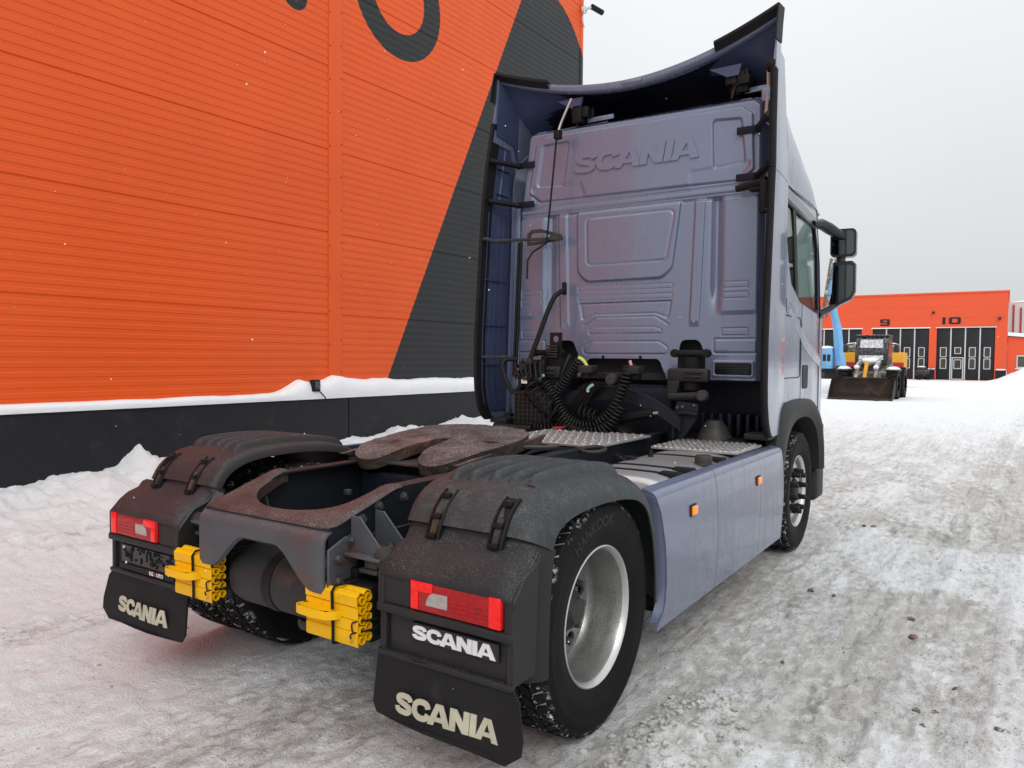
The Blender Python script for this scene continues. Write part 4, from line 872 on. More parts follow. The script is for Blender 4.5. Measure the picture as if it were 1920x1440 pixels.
MB().rbox((.64, 1.42, .985), (.72, 1.50, 1.0), .006).build('sender', 'black', ft)
for y in (1.0, 1.25, 1.8): MB().prism([(.40, .74), (.56, .74), (.56, .80), (.47, .93), (.40, .96)], [], lambda u, v: (u, y, v), lambda u, v: (u, y + .05, v)).build('tank_bracket', 'rail', trk, bevel=.004)
lt = tank(-1.20, -.58, .78, 2.2, .42, .965, 'alu', 'side_tank')
MB().lathe([(0, .05), (.04, .05), (.046, .04), (.046, 0)], 18, axis='Z').build('filler_cap', 'cap_blue', lt, loc=(-.95, .95, .965))
P = [[(x, y, .955 + .05 * math.sin(math.pi * (x + 1.18) / .56) ** .6 * (.4 + .9 * float(vnoise(np.array(x * 7), np.array(y * 4.), 4)))) for x in np.linspace(-1.17, -.63, 14)] for y in np.linspace(1.05, 2.2, 22)]
MB().grid(P).build('tank_snow', 'snow', lt, ang=70)
# ---------------------------------------------------------------- side skirts
def skirt_x(z): 
    t = (z - .28) / .70; return 1.262 + .012 * math.sin(math.pi * t) - .012 * max(0, (t - .8) / .2) ** 2 - .05 * max(0, (t - .955) / .045) ** 2
def rear_edge(z): return float(np.interp(z, [.27, .295, .32, .36, .42, .55, .7, .85, .93, .99], [.50, .505, .535, .585, .605, .600, .575, .530, .490, .445]))
ZS = [.285, .30, .32, .35, .40, .5, .6, .7, .8, .86, .9, .925, .945, .960, .970, .976, .980]
pans = [(None, 1.360), (1.366, 2.262), (2.266, 2.875)]
def seam(z): return .012 * math.sin((z - .3) * 6.5) - .012 * (z < .55) * (.55 - z)
for sx in (1, -1):
    for i, (ya, yb) in enumerate(pans):
        P = []
        for z in ZS:
            a = rear_edge(z) if ya is None else ya + (seam(z) if i == 1 else 0); c = yb + (seam(z) if i == 0 else 0)
            if i == 2: c = yb + .02 * math.sin((z - .3) * 5) - (.03 if z > .95 else 0)
            zz = z - .03 * max(0, (1.0 if i == 2 else 0)) * 0
            P.append([(skirt_x(z) * sx, a * (1 - t_) + c * t_, zz + .008 * (1 - ((a * (1 - t_) + c * t_) - .44) / 2.4)) for t_ in np.linspace(0, 1, 10)])
        sk = MB().grid(P).build('side_skirt', 'paint_side', trk, ang=60, solid=.010)
        if i == 0:
            MB().grid([[((skirt_x(z) - .004) * sx, rear_edge(z) + .0, z), ((skirt_x(z) - .045) * sx, rear_edge(z) - .012, z)] for z in ZS if z > .31]).build('edge_lip', 'paint_side', sk, solid=.008)
        if sx > 0 and i < 2:
            yy, zz = ((.957, .812), (2.205, .805))[i]; x = skirt_x(zz)
            la = MB().rbox((x + .002, yy - .045, zz - .032), (x + .012, yy + .045, zz + .032), .008).build('marker_base', 'black', sk)
            MB().rbox((x + .010, yy - .036, zz - .025), (x + .024, yy + .036, zz + .025), .010, 3).build('marker_lens', 'amber', sk)
    MB().box((min(1.0 * sx, 1.24 * sx), .66, .33), (max(1.0 * sx, 1.24 * sx), 2.85, .36)).build('skirt_frame', 'black', trk)
    MB().box((min(1.18 * sx, 1.225 * sx), .50, .945), (max(1.18 * sx, 1.225 * sx), .62, .975)).build('skirt_bracket', 'black', trk)
    MB().rbox((min(.9 * sx, 1.22 * sx), 2.72, .23), (max(.9 * sx, 1.22 * sx), 2.80, .5), .02).build('wheel_mudflap', 'rubber', trk)
# ---------------------------------------------------------------- yellow folding chocks tied on behind the frame ends
def chock(x0, x1, y0, z0, label, handle=True, back=False):
    c = empty('wheel_chock', ((x0 + x1) / 2, y0, z0)); tag(c, label, 'wheel chock'); w = x1 - x0; h = .205; X0 = -w / 2; X1 = w / 2
    pl = MB(); zz = [0, .008, .050, .058, .062, .098, .104, .108, .150, .156, .160, .196, .205]; yy = [.004, 0, 0, .008, .0, 0, .010, 0, 0, .010, -.004, -.006, .008]
    pl.grid([[(X0, y, z), (X1, y, z)] for y, z in zip(yy, zz)]); pl.build('face_plate', 'yellow', c, solid=.005)
    MB().grid([[(X0, y, .205 + dz), (X1, y, .205 + dz)] for y, dz in ((.004, 0), (.010, .005), (.020, .003), (.028, -.004), (.036, .002), (.046, .009), (.058, .008), (.070, -.004))]).build('top_shell', 'yellow', c, solid=.004, ang=60)
    tm = MB().lathe([(.0172, -w / 2 - .002), (.0172, w / 2 + .004), (.0125, w / 2 + .004), (.0125, -w / 2 - .002)], 14, close=True).mesh('tube', 'yellow')
    for k in range(5):
        for j in range(2): mk('tube', tm, c, (0, .023 + j * .033, .022 + k * .039 + (.008 if j else 0)))
    if handle:
        hp = MB(); P = []
        for x, y in catmull([np.array(p) for p in ((X0 + .012, .0), (X0 - .005, -.02), (X0 - .008, -.038), (X0 + .015, -.052), (X0 + .08, -.055), (X0 + .15, -.05), (X0 + .185, -.03), (X0 + .195, .0))], 5): P.append([(x, y, .098), (x, y, .130)])
        hp.grid(P).build('handle', 'yellow', c, solid=.012, ang=50)
        MB().box((X0 + .0, -.050, .126), (X0 + .17, .0, .130)).build('handle_web', 'yellow', c)
        s = .02; MB().tube([(s, -.012, -.004), (s, -.012, .06), (s - .004, -.014, .20), (s + .004, -.004, .222), (s + .02, .05, .225), (s + .03, .10, .222)], .006, 6).build('tie_cord', 'rubber', c)
        MB().tube([(s, -.012, -.004), (s + .01, .05, -.012), (s + .02, .12, -.010)], .006, 6).build('tie_cord', 'rubber', c)
        MB().tube(catmull([(X1 - .02, -.010, .060), (X1 - .02, -.012, .095), (X1 + .0, .01, .10), (X1 + .02, .06, .10), (X1 + .02, .12, .085), (X1 + .02, .06, .062), (X1 - .02, -.012, .055), (X1 - .025, -.012, .035)], 4), .0035, 5).build('tie_wire', 'rubber', c)
    return c
chock(.300, .590, -.822, .487, 'yellow plastic wheel chock tied with black cord beside the right tail lamp')
chock(-.615, -.335, -.822, .485, 'yellow plastic wheel chock hanging in front of the empty number plate holder')
chock(.330, .605, -.608, .487, 'yellow plastic wheel chock tucked behind the black carrier block', handle=False)
MB().rbox((.320, -.745, .478), (.585, -.615, .705), .008).build('chock_carrier', 'black', trk); MB().rbox((-.632, -.728, .478), (-.320, -.598, .70), .008).build('chock_carrier', 'black', trk)
MB().rbox((.36, -.70, .70), (.46, -.56, .745), .006).build('carrier_arm', 'black', trk); MB().rbox((-.46, -.70, .70), (-.36, -.56, .745), .006).build('carrier_arm', 'black', trk)
# ---------------------------------------------------------------- cab rear wall: pressed steel relief
YW = 2.84
xs = np.arange(-1.115, 1.1151, .0055); zs = np.arange(1.44, 3.651, .0055); XX, ZZ = np.meshgrid(xs, zs, indexing='ij')
def poly_sd(P):
    P = np.array(P); d = np.full(XX.shape, 1e9); ins = np.zeros(XX.shape, bool)
    for i in range(len(P)):
        a, c = P[i], P[(i + 1) % len(P)]; e = c - a; wx, wz = XX - a[0], ZZ - a[1]; t_ = np.clip((wx * e[0] + wz * e[1]) / (e @ e), 0, 1)
        d = np.minimum(d, np.hypot(wx - e[0] * t_, wz - e[1] * t_))
        cond = ((a[1] <= ZZ) != (c[1] <= ZZ)); xi_ = a[0] + (ZZ - a[1]) / (c[1] - a[1] + 1e-12) * e[0]; ins ^= cond & (XX < xi_)
    return np.where(ins, -d, d)
def rsd(P, r): return poly_sd(P) - r      # rounded outline (polygon grown by r)
def rp(x0, z0, x1, z1, r): return rsd([(x0 + r, z0 + r), (x1 - r, z0 + r), (x1 - r, z1 - r), (x0 + r, z1 - r)], r)
def step(sd, w): return 1 - sstep(-w, w, sd)
def groove(sd, w): return np.exp(-(sd / w) ** 2)
H = np.zeros(XX.shape)         # positive = towards the rear
# lower half: central raised field, side columns
H += .024 * step(rsd([(-.37, 3.2), (-.355, 2.40), (-.33, 2.375), (.27, 2.375), (.30, 2.40), (.40, 3.2)], .105), .012) * (ZZ < 2.87)
win = rsd([(-.33, 2.76), (.36, 2.76), (.305, 2.455), (-.32, 2.455)], .045); H += -.007 * groove(win, .009) + .003 * step(win, .006)
lower = (1 - sstep(2.855, 2.875, ZZ))
for sx in (-1, 1):
    H += .014 * lower * step(np.abs(XX * sx - (.60 + .03 * (ZZ - 2.3) / .9 * (1 if sx > 0 else 1))) - .040, .008) * sstep(1.86, 1.93, ZZ)
    H += -.045 * lower * np.exp(-((XX * sx - .745) / .038) ** 2) * sstep(1.93, 2.2, ZZ) * (1 if sx > 0 else .75)
    H += .012 * lower * step(np.abs(XX * sx - .93) - .15, .03) * sstep(1.95, 2.0, ZZ)
for z0, z1 in ((2.185, 2.225), (2.105, 2.145)): H += -.004 * groove(rp(-.455, z0, .395, z1, .006), .006)
tra = rsd([(-.43, 2.075), (.375, 2.075), (.355, 1.96), (.25, 1.995), (-.32, 1.995), (-.41, 1.96)], .008); H += -.009 * groove(tra, .008) - .008 * step(tra, .006)
ar = rsd([(-.28, 1.95), (.25, 1.95), (.36, 1.885), (-.39, 1.885)], .012); H += -.007 * groove(ar, .007) * (ZZ > 1.892)
l2 = rsd([(-.27, 1.858), (.24, 1.858), (.29, 1.842), (-.33, 1.842)], .019); H += -.005 * groove(l2, .0065) + .002 * step(l2, .005)
m2 = rsd([(-.305, 1.72), (.275, 1.72), (.325, 1.69), (-.365, 1.69)], .037); H += -.006 * groove(m2, .007) + .003 * step(m2, .006)
for z0, z1 in ((2.165, 2.21), (2.085, 2.13), (1.80, 1.855)):
    for a, c in ((.80, 1.0), (-1.03, -.82)): H += -.004 * groove(rp(a, z0, c, z1, .008), .006)
for a, c in ((.742, 1.075), (-1.075, -.79)): H += -.008 * groove(rp(a, 1.665, c, 1.772, .02), .008) + .003 * step(rp(a, 1.665, c, 1.772, .02), .006)
H += .010 * step(rp(.735, 1.478, 1.055, 1.605, .02), .008) - .022 * step(rp(.755, 1.498, 1.035, 1.585, .015), .004)
# seam between the halves
H += -.014 * groove(ZZ - 2.862, .010) + .010 * step(np.abs(ZZ - 2.915) - .018, .008) - .008 * groove(ZZ - 2.948, .008)
# upper half: framed field with sloping lower corners, two pockets
up = rsd([(-.80, 3.535), (.92, 3.505), (.985, 3.45), (1.0, 3.06), (.93, 3.005), (-.84, 3.03), (-.935, 3.10), (-.87, 3.49)], .03); upm = sstep(2.955, 2.97, ZZ)
H += upm * (.020 * step(up, .011) - .006 * groove(up, .010))
for pk in ([(-.80, 3.465), (-.585, 3.465), (-.63, 3.145), (-.85, 3.155)], [(.735, 3.43), (.905, 3.415), (.935, 3.13), (.745, 3.115)]):
    sd = rsd(pk, .024); H += upm * (-.020 * step(sd, .009) - .004 * groove(sd, .008))
sl = rsd([(.55, 3.07), (.98, 3.09), (.92, 3.0), (.55, 2.99)], .02); H += -.010 * upm * step(sl, .02)
sl = rsd([(-.92, 3.11), (-.45, 3.10), (-.42, 3.02), (-.90, 3.02)], .02); H += -.010 * upm * step(sl, .02)
# outer body rounding
edge = rsd([(-1.0, 3.545), (.96, 3.52), (1.0, 3.48), (1.0, 1.0), (-1.0, 1.0)], .105) if False else rsd([(-.93, 3.56), (1.0, 3.525), (1.03, 3.5), (1.035, 1.0), (-1.035, 1.0), (-1.01, 2.9)], .075)
H += -.09 * sstep(-.055, .01, edge) ** 1.5
Ycoord = YW - H
# openings
cut = rsd([(-.31, 1.555), (.25, 1.555), (.315, 1.40), (-.39, 1.40)], .06) < 0
for a in (.565, -.565): cut |= rsd([(a - .045, 1.715), (a + .025, 1.715), (a + .06, 1.64), (a + .06, 1.3), (a - .06, 1.3), (a - .06, 1.64)], .05) < 0
cut |= edge > .012; cut |= (ZZ < 1.455) & (np.abs(XX) > .0)
nx, nz2 = XX.shape; idx = np.arange(nx * nz2).reshape(nx, nz2)
keep = ~(cut[:-1, :-1] | cut[1:, :-1] | cut[:-1, 1:] | cut[1:, 1:])
q = np.stack([idx[:-1, :-1], idx[1:, :-1], idx[1:, 1:], idx[:-1, 1:]], -1)[keep]
co = np.stack([XX, Ycoord, ZZ], -1).reshape(-1, 3); used = np.unique(q); rem = -np.ones(len(co), int); rem[used] = np.arange(len(used))
me = bpy.data.meshes.new('cab_rear_wall'); me.from_pydata(co[used].tolist(), [], rem[q].tolist()); me.polygons.foreach_set('use_smooth', [True] * len(me.polygons)); me.materials.append(MT['paint']); me.update()
rw = bpy.data.objects.new('cab_rear_wall', me); COL.objects.link(rw); rw.parent = trk
# embossed word
ex0, ex1 = -.50, .625
word(MB(), lambda u, v, d: (ex0 + u + (0.03 * v / .17), YW - .020 - d, 3.195 + v - .006 * u), ex1 - ex0 - .02, .165, .014).build('lettering', 'paint', rw, bevel=.006, ang=30)
vg = MB().rbox((.757, YW - .004, 1.500), (1.033, YW + .03, 1.583), .004).build('vent_grille', 'black', rw)
for k in range(6): MB().box((.765, YW - .010, 1.507 + k * .0125), (1.025, YW - .0045, 1.512 + k * .0125)).build('vent_slat', 'blackgloss', rw)
for x in (-.21, .13): MB().lathe([(0, -.010), (.012, -.008), (.014, 0)], 8, axis='Y').build('stud', 'black', rw, loc=(x, YW, 1.628))
# ---------------------------------------------------------------- cab shell
XS = 1.205
for sx in (1, -1):
    hole = [(3.125, 2.875), (3.52, 2.845), (4.27, 2.80), (4.33, 2.62), (4.33, 2.06), (4.20, 2.03), (3.55, 2.09), (3.25, 2.21), (3.17, 2.36), (3.13, 2.60)]
    outl = [(2.86, 1.09), (3.02, 1.09), (3.08, 1.22), (3.30, 1.26), (3.75, 1.26), (4.15, 1.20), (4.38, 1.00), (4.40, .86), (4.45, .86), (4.45, 3.02), (2.86, 3.02)]
    tum = lambda y, z: (XS + .012 - .05 * max(0, (z - 2.2) / .82) ** 2 - .02 * max(0, (y - 4.1) / .35) ** 2 + .004 * math.sin((z - 1.1) * 2.6)) * sx
    # dense side so that the panel can carry its curve
    ys = np.arange(2.86, 4.4501, .03); zz_ = np.arange(.86, 3.0201, .03)
    import mathutils.geometry as mg
    def inside(p, P):
        c = False
        for i in range(len(P)):
            a, d = P[i], P[i - 1]
            if (a[1] > p[1]) != (d[1] > p[1]) and p[0] < (d[0] - a[0]) * (p[1] - a[1]) / (d[1] - a[1]) + a[0]: c = not c
        return c
    side = MB().prism(outl, [hole], lambda u, v: (tum(u, v), u, v), lambda u, v: (tum(u, v) - .03 * sx, u, v)).build('cab_side', 'paint_side', trk, ang=30)
    MB().prism(hole, [], lambda u, v: (tum(u, v) - .018 * sx, u, v), lambda u, v: (tum(u, v) - .023 * sx, u, v)).build('window_glass', 'glass_green', side)
    inn = [(np.array(p) - np.array((3.75, 2.45))) * .955 + np.array((3.75, 2.45)) for p in hole]
    MB().prism([(p[0], p[1]) for p in hole], [[tuple(p) for p in inn][::-1]], lambda u, v: (tum(u, v) - .006 * sx, u, v), lambda u, v: (tum(u, v) - .017 * sx, u, v)).build('window_seal', 'black', side)
    MB().prism([(3.44, 2.09), (3.53, 2.085), (3.53, 2.85), (3.44, 2.855)], [], lambda u, v: (tum(u, v) - .005 * sx, u, v), lambda u, v: (tum(u, v) - .03 * sx, u, v)).build('window_pillar', 'black', side)
    MB().prism([(3.14, 2.24), (3.25, 2.215), (3.44, 2.12), (3.44, 2.85), (3.13, 2.87)], [], lambda u, v: (tum(u, v) - .026 * sx, u, v), lambda u, v: (tum(u, v) - .029 * sx, u, v)).build('window_glass', 'glass_dark', side)
    # dark moulding over and below the window
    MB().prism([(3.10, 3.0), (3.5, 2.955), (4.3, 2.90), (4.35, 2.81), (3.52, 2.86), (3.12, 2.89)], [], lambda u, v: (tum(u, v) + .006 * sx, u, v), lambda u, v: (tum(u, v) - .004 * sx, u, v)).build('window_visor', 'mirror', side, bevel=.003)
    # hatch, door seam, handle recess, crease
    hp = rrect(2.99, 1.47, 3.60, 1.965, .05, 4); MB().prism(hp, [rrect(2.998, 1.478, 3.592, 1.957, .045, 4)[::-1]], lambda u, v: (tum(u, v) + .0015 * sx, u, v), lambda u, v: (tum(u, v) - .01 * sx, u, v)).build('hatch_gap', 'black', side)
    MB().prism([(3.628, 1.26), (3.635, 1.26), (3.635, 2.08), (3.628, 2.08)], [], lambda u, v: (tum(u, v) + .0015 * sx, u, v), lambda u, v: (tum(u, v) - .01 * sx, u, v)).build('door_gap', 'black', side)
    MB().prism(rrect(3.69, 1.375, 3.89, 1.575, .03, 3), [], lambda u, v: (tum(u, v) + .002 * sx, u, v), lambda u, v: (tum(u, v) - .01 * sx, u, v)).build('handle_recess', 'black', side)
    cp_ = catmull([np.array(p) for p in ((3.12, 2.05), (3.35, 1.97), (3.7, 1.80), (4.05, 1.69), (4.42, 1.62))], 5)
    MB().grid([[(tum(p[0], p[1]) + h_ * sx * min(1, i / 4), p[0], p[1] + dz) for dz, h_ in ((.05, -.001), (.03, .004), (.008, .013), (-.006, .013), (-.03, .003), (-.06, -.001))] for i, p in enumerate(cp_)]).build('crease', 'paint_side', side, ang=60)
    # rear corner pillar between side and rear wall
    MB().grid([[(1.10 * sx, 2.90, z), (1.15 * sx, 2.885, z), (1.195 * sx, 2.90, z), (tum(2.9, z) - .01 * sx, 2.95, z)] for z in (1.10, 1.6, 2.2, 2.8, 3.02)]).build('cab_corner', 'paint', trk, ang=60, solid=.006)
    # front corner
    P = []
    for z in (.75, 1.3, 2.0, 2.6, 3.0):
        P.append([((XS - .01 - .05 * max(0, (z - 2.2) / .82) ** 2 - .16 * k ** 2.2) * sx, 4.455 + .55 * k * (1 if z < 2 else 1 - .25 * (z - 2)), z) for k in np.linspace(0, 1, 7)])
    fc = np.array(P); MB().grid(fc[:3]).build('front_corner', 'paint_side', trk, ang=60, solid=.01)
    MB().tube([(1.165 * sx, 4.49, 2.0), (1.15 * sx, 4.48, 2.5), (1.12 * sx, 4.46, 3.0)], .03, 8).build('windscreen_pillar', 'black', trk)
    # wheel arch
    po = catmull([np.array(p) for p in ((2.80, .33), (2.79, .70), (2.81, .95), (2.87, 1.12), (3.00, 1.24), (3.25, 1.285), (3.75, 1.29), (4.10, 1.24), (4.35, 1.10), (4.47, .86), (4.50, .62))], 4)
    pi_ = catmull([np.array(p) for p in ((2.99, .33), (3.03, .60), (3.09, .82), (3.17, .98), (3.30, 1.08), (3.50, 1.135), (3.80, 1.14), (4.05, 1.09), (4.24, .98), (4.34, .80), (4.37, .62))], 4)
    P = []
    for a, c in zip(po, pi_):
        P.append([(1.16 * sx, a[0], a[1])] + [((1.235 + .03 * math.sin(math.pi * min(1, t_ * 1.1))) * sx, a[0] * (1 - t_) + c[0] * t_, a[1] * (1 - t_) + c[1] * t_) for t_ in (0, .12, .35, .6, .85, 1)] + [(1.10 * sx, c[0], c[1])])
    MB().grid(P).build('wheel_arch', 'plastic', trk, ang=45, solid=.006)
    MB().grid([[(1.10 * sx, c[0], c[1]), (.80 * sx, c[0], c[1])] for c in pi_]).build('wheel_house', 'black', trk)
    # bumper end / step
    st_ = MB().rbox((min(1.0 * sx, 1.20 * sx), 4.46, .30), (max(1.0 * sx, 1.20 * sx), 4.80, .62), .05, 3).build('step_box', 'plastic', trk)
    MB().rbox((min(1.0 * sx, 1.19 * sx), 4.46, .64), (max(1.0 * sx, 1.19 * sx), 4.80, 1.02), .03, 3).build('step_box', 'black', trk)
    MB().rbox((min(1.19 * sx, 1.215 * sx), 4.47, .70), (max(1.19 * sx, 1.215 * sx), 4.53, .86), .008).build('marker_lens', 'amber', st_)
    # mirrors
    ar_ = MB().tube([(x * sx, y, z) for x, y, z in ((1.17, 4.20, 2.835), (1.21, 4.33, 2.85), (1.26, 4.42, 2.82), (1.33, 4.50, 2.77), (1.38, 4.55, 2.74))], [.03, .048, .054, .045, .025], 12).build('mirror_arm', 'blackgloss', trk)
    MB().tube([(x * sx, y, z) for x, y, z in ((1.19, 4.40, 2.035), (1.25, 4.52, 2.085), (1.32, 4.58, 2.15))], [.035, .03, .03], 10).build('mirror_arm', 'blackgloss', trk)
    MB().rbox((min(1.30 * sx, 1.38 * sx), 4.56, 2.2), (max(1.30 * sx, 1.38 * sx), 4.64, 2.75), .03).build('mirror_post', 'blackgloss', trk)
    for nm, pl in (('upper', rrect(1.256, 2.568, 1.475, 2.825, .04, 4)), ('lower', [(1.285, 2.525), (1.445, 2.530), (1.475, 2.505), (1.475, 2.25), (1.445, 2.18), (1.262, 2.085), (1.250, 2.11), (1.275, 2.25)])):
        mh = MB().prism([(p[0] * sx, p[1]) for p in pl], [], lambda u, v: (u, 4.54 + .05 * (abs(u) - 1.36), v), lambda u, v: (u * .995, 4.66, v)).build('mirror_housing', 'blackgloss', trk, bevel=.012)
        c0 = np.mean(np.array(pl), 0); gi = [tuple((np.array(p) - c0) * .84 + c0) for p in pl]
        MB().prism([(p[0] * sx, p[1]) for p in gi], [], lambda u, v: (u, 4.532 + .05 * (abs(u) - 1.36), v), lambda u, v: (u, 4.545, v)).build('mirror_glass', 'mirror', mh)
# front panel, floor, roof liner
MB().box((-1.0, 4.98, .55), (1.0, 5.05, 2.0)).build('front_panel', 'paint_side', trk); MB().box((-1.15, 2.93, 1.44), (1.15, 4.97, 1.50)).build('cab_floor', 'seat', trk)
MB().grid([[(1.15 * u * (1 - .03 * k), 4.97 - .45 * abs(u) ** 3.2 - .16 * k, 2.02 + .98 * k) for u in np.linspace(-1, 1, 21)] for k in np.linspace(0, 1, 5)]).build('windscreen', 'glass_green', trk, ang=80)
MB().box((-1.1, 4.6, 1.6), (1.1, 4.97, 1.98)).build('dashboard', 'seat', trk)
MB().box((-1.1, 2.98, 1.5), (1.1, 3.06, 3.0)).build('bunk_wall', 'seat', trk)
MB().rbox((.96, 3.30, 2.0), (1.12, 3.50, 2.84), .03).build('curtain', 'seat', trk)
for x in (-.62, .62):
    se_ = MB().rbox((x - .24, 3.40, 1.5), (x + .24, 3.95, 1.95), .06, 3).build('seat', 'seat', trk); MB().rbox((x - .22, 3.36, 1.9), (x + .22, 3.52, 2.62), .06, 3).build('backrest', 'seat', se_); MB().rbox((x - .13, 3.38, 2.64), (x + .13, 3.48, 2.82), .04, 3).build('headrest', 'seat', se_)
# high roof and roof deflector
def roof_sec(y):
    k = (y - 2.90) / 2.0; w = 1.185 - .05 * k - .10 * max(0, k - .6) ** 2 * 4; h = float(np.interp(y, [2.9, 3.3, 3.8, 4.3, 4.7, 5.0], [.55, .60, .62, .50, .30, .06])); e = float(np.interp(y, [2.9, 3.4, 5], [4.2, 3.2, 2.6])); o = []
    for t_ in np.linspace(0, math.pi, 33):
        c, s = math.cos(t_), math.sin(t_); o.append((w * math.copysign(abs(c) ** (2 / e), c), y, 2.99 + h * abs(s) ** (2 / e)))
    return o
MB().grid([roof_sec(y) for y in np.linspace(2.90, 5.0, 26)]).build('cab_roof', 'paint_side', trk, ang=60, solid=.01)
# deflector: thin shell rising from the roof front to the trailing edge
def defl(y):
    k = float(np.clip((y - 2.72) / 2.0, 0, 1)); w = float(np.interp(y, [2.72, 2.86, 3.0, 3.3, 3.8, 4.3, 4.6, 4.75], [1.225, 1.20, 1.165, 1.115, 1.075, 1.04, .99, .94])); o = []
    zc = float(np.interp(y, [2.72, 3.2, 3.8, 4.4, 4.75], [3.90, 3.88, 3.80, 3.60, 3.40])); zs_ = float(np.interp(y, [2.72, 2.78, 2.86, 2.98, 3.2, 3.4, 3.86, 4.3, 4.55, 4.75], [4.13, 4.09, 4.00, 3.83, 3.68, 3.60, 3.50, 3.34, 3.14, 3.0]))
    for u in np.linspace(-1, 1, 41):
        x = u * w; au = abs(u); z = zc + (zs_ - zc) * au ** 1.9; o.append((x, y + .10 * (1 - au ** 2) * (1 - k), z))
    return o
rd_ = MB().grid([defl(y) for y in np.concatenate([np.linspace(2.72, 3.2, 9), np.linspace(3.3, 4.75, 12)])]).build('roof_deflector', 'paint_inner_shaded', trk, ang=70, solid=.014)
# side walls joining the deflector edge to the cab side
for sx in (1, -1):
    P = []
    for y in np.concatenate([np.linspace(2.72, 3.2, 11), np.linspace(3.3, 4.75, 14)]):
        e_ = defl(y)[-1]; w_ = e_[0]; zt = e_[2]; zb = float(np.interp(y, [2.72, 2.93, 3.02, 5], [3.52, 3.50, 3.0, 3.0])); xb = float(np.interp(y, [2.72, 2.93, 3.02, 4.2, 4.75], [1.20, 1.195, 1.172, 1.165, 1.12]))
        P.append([((w_ * (1 - t_) + xb * t_ + .035 * math.sin(math.pi * t_) * min(1, max(0, (y - 2.9) / .2))) * sx, y - .02 - .10 * t_ * max(0, (2.95 - y) / .23), zt * (1 - t_) + zb * t_) for t_ in np.linspace(0, 1, 10)])
    MB().grid(P).build('deflector_cheek', 'paint_side', rd_, ang=60, solid=.012)
    MB().grid([[(p[0] - .016 * sx, p[1] + .02, p[2]) for p in r_[:9]] for r_ in P[:6]]).build('cheek_liner', 'paint_inner_shaded', rd_, ang=60)
# returned rim under the trailing edge
tr0 = np.array(defl(2.72)); 
MB().grid([[(p[0] * k1, p[1] + dy, p[2] + dz) for k1, dy, dz in ((1, -.004, .006), (1, -.006, -.02), (.995, .01, -.045), (.99, .05, -.055), (.985, .10, -.045))] for p in tr0]).build('deflector_rim', 'paint', rd_, ang=50, solid=.006)
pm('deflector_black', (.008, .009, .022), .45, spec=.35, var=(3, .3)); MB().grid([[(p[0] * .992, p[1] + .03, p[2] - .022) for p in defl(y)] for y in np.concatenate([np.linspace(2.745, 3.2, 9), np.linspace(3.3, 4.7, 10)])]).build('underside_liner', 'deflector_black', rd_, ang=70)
MB().rbox((-.06, 2.795, 3.868), (.12, 2.805, 3.895), .004).build('label', 'paint', rd_)
MB().grid([[(x, y, 3.62 + .02 * (y - 2.9))for x in np.linspace(-.90, .90, 5)] for y in (2.90, 3.1, 3.3)]).build('roof_deck', 'navy', rd_)
for sx in (1, -1):
    # black corner flap on the trailing corner
    P = []
    for u in np.linspace(.62, 1.0, 14):
        i = int(round((u * sx + 1) / 2 * 40)); p = tr0[i]; P.append([(p[0], p[1] + .02, p[2] + .012), (p[0], p[1] - .05, p[2] + .030), (p[0], p[1] - .052, p[2] + .012), (p[0], p[1] - .008, p[2] - .035)])
    MB().grid(P).build('edge_flap', 'black', rd_, solid=.008)
    fz = [(4.13, 2.70), (4.0, 2.665), (3.86, 2.64)]
    MB().grid([[(1.230 * sx, y - .05, z + .02), (1.240 * sx, y + .06, z + .02)] for z, y in fz]).build('edge_flap', 'black', rd_, solid=.012)
    # hinge units under the shell, prop rods, light straps
    hx = -.50 * 1 if sx < 0 else .86
    for k in range(7): a = random.uniform(-.07, .07); MB().rbox((hx + a - .04, 2.86 + .03 * k % .1, 3.70 + random.uniform(-.05, .06)), (hx + a + .05, 2.98, 3.80 + random.uniform(-.03, .04)), .008).build('hinge_unit', 'black', rd_)
    MB().prism([(hx - .20, 3.86), (hx + .05, 3.86), (hx + .03, 3.78), (hx - .06, 3.78)], [], lambda u, v: (u, 2.86, v), lambda u, v: (u, 2.88, v)).build('reinforcement', 'paint_inner_shaded', rd_)
    MB().tube([(hx, 2.90, 3.74), (hx - .06 * 1, 2.95, 3.60)], .012, 8).build('prop_rod', 'blackgloss', rd_)
    MB().rbox((hx + .05, 2.95, 3.66), (hx + .30, 2.97, 3.70), .004).build('strap', 'paint', rd_)
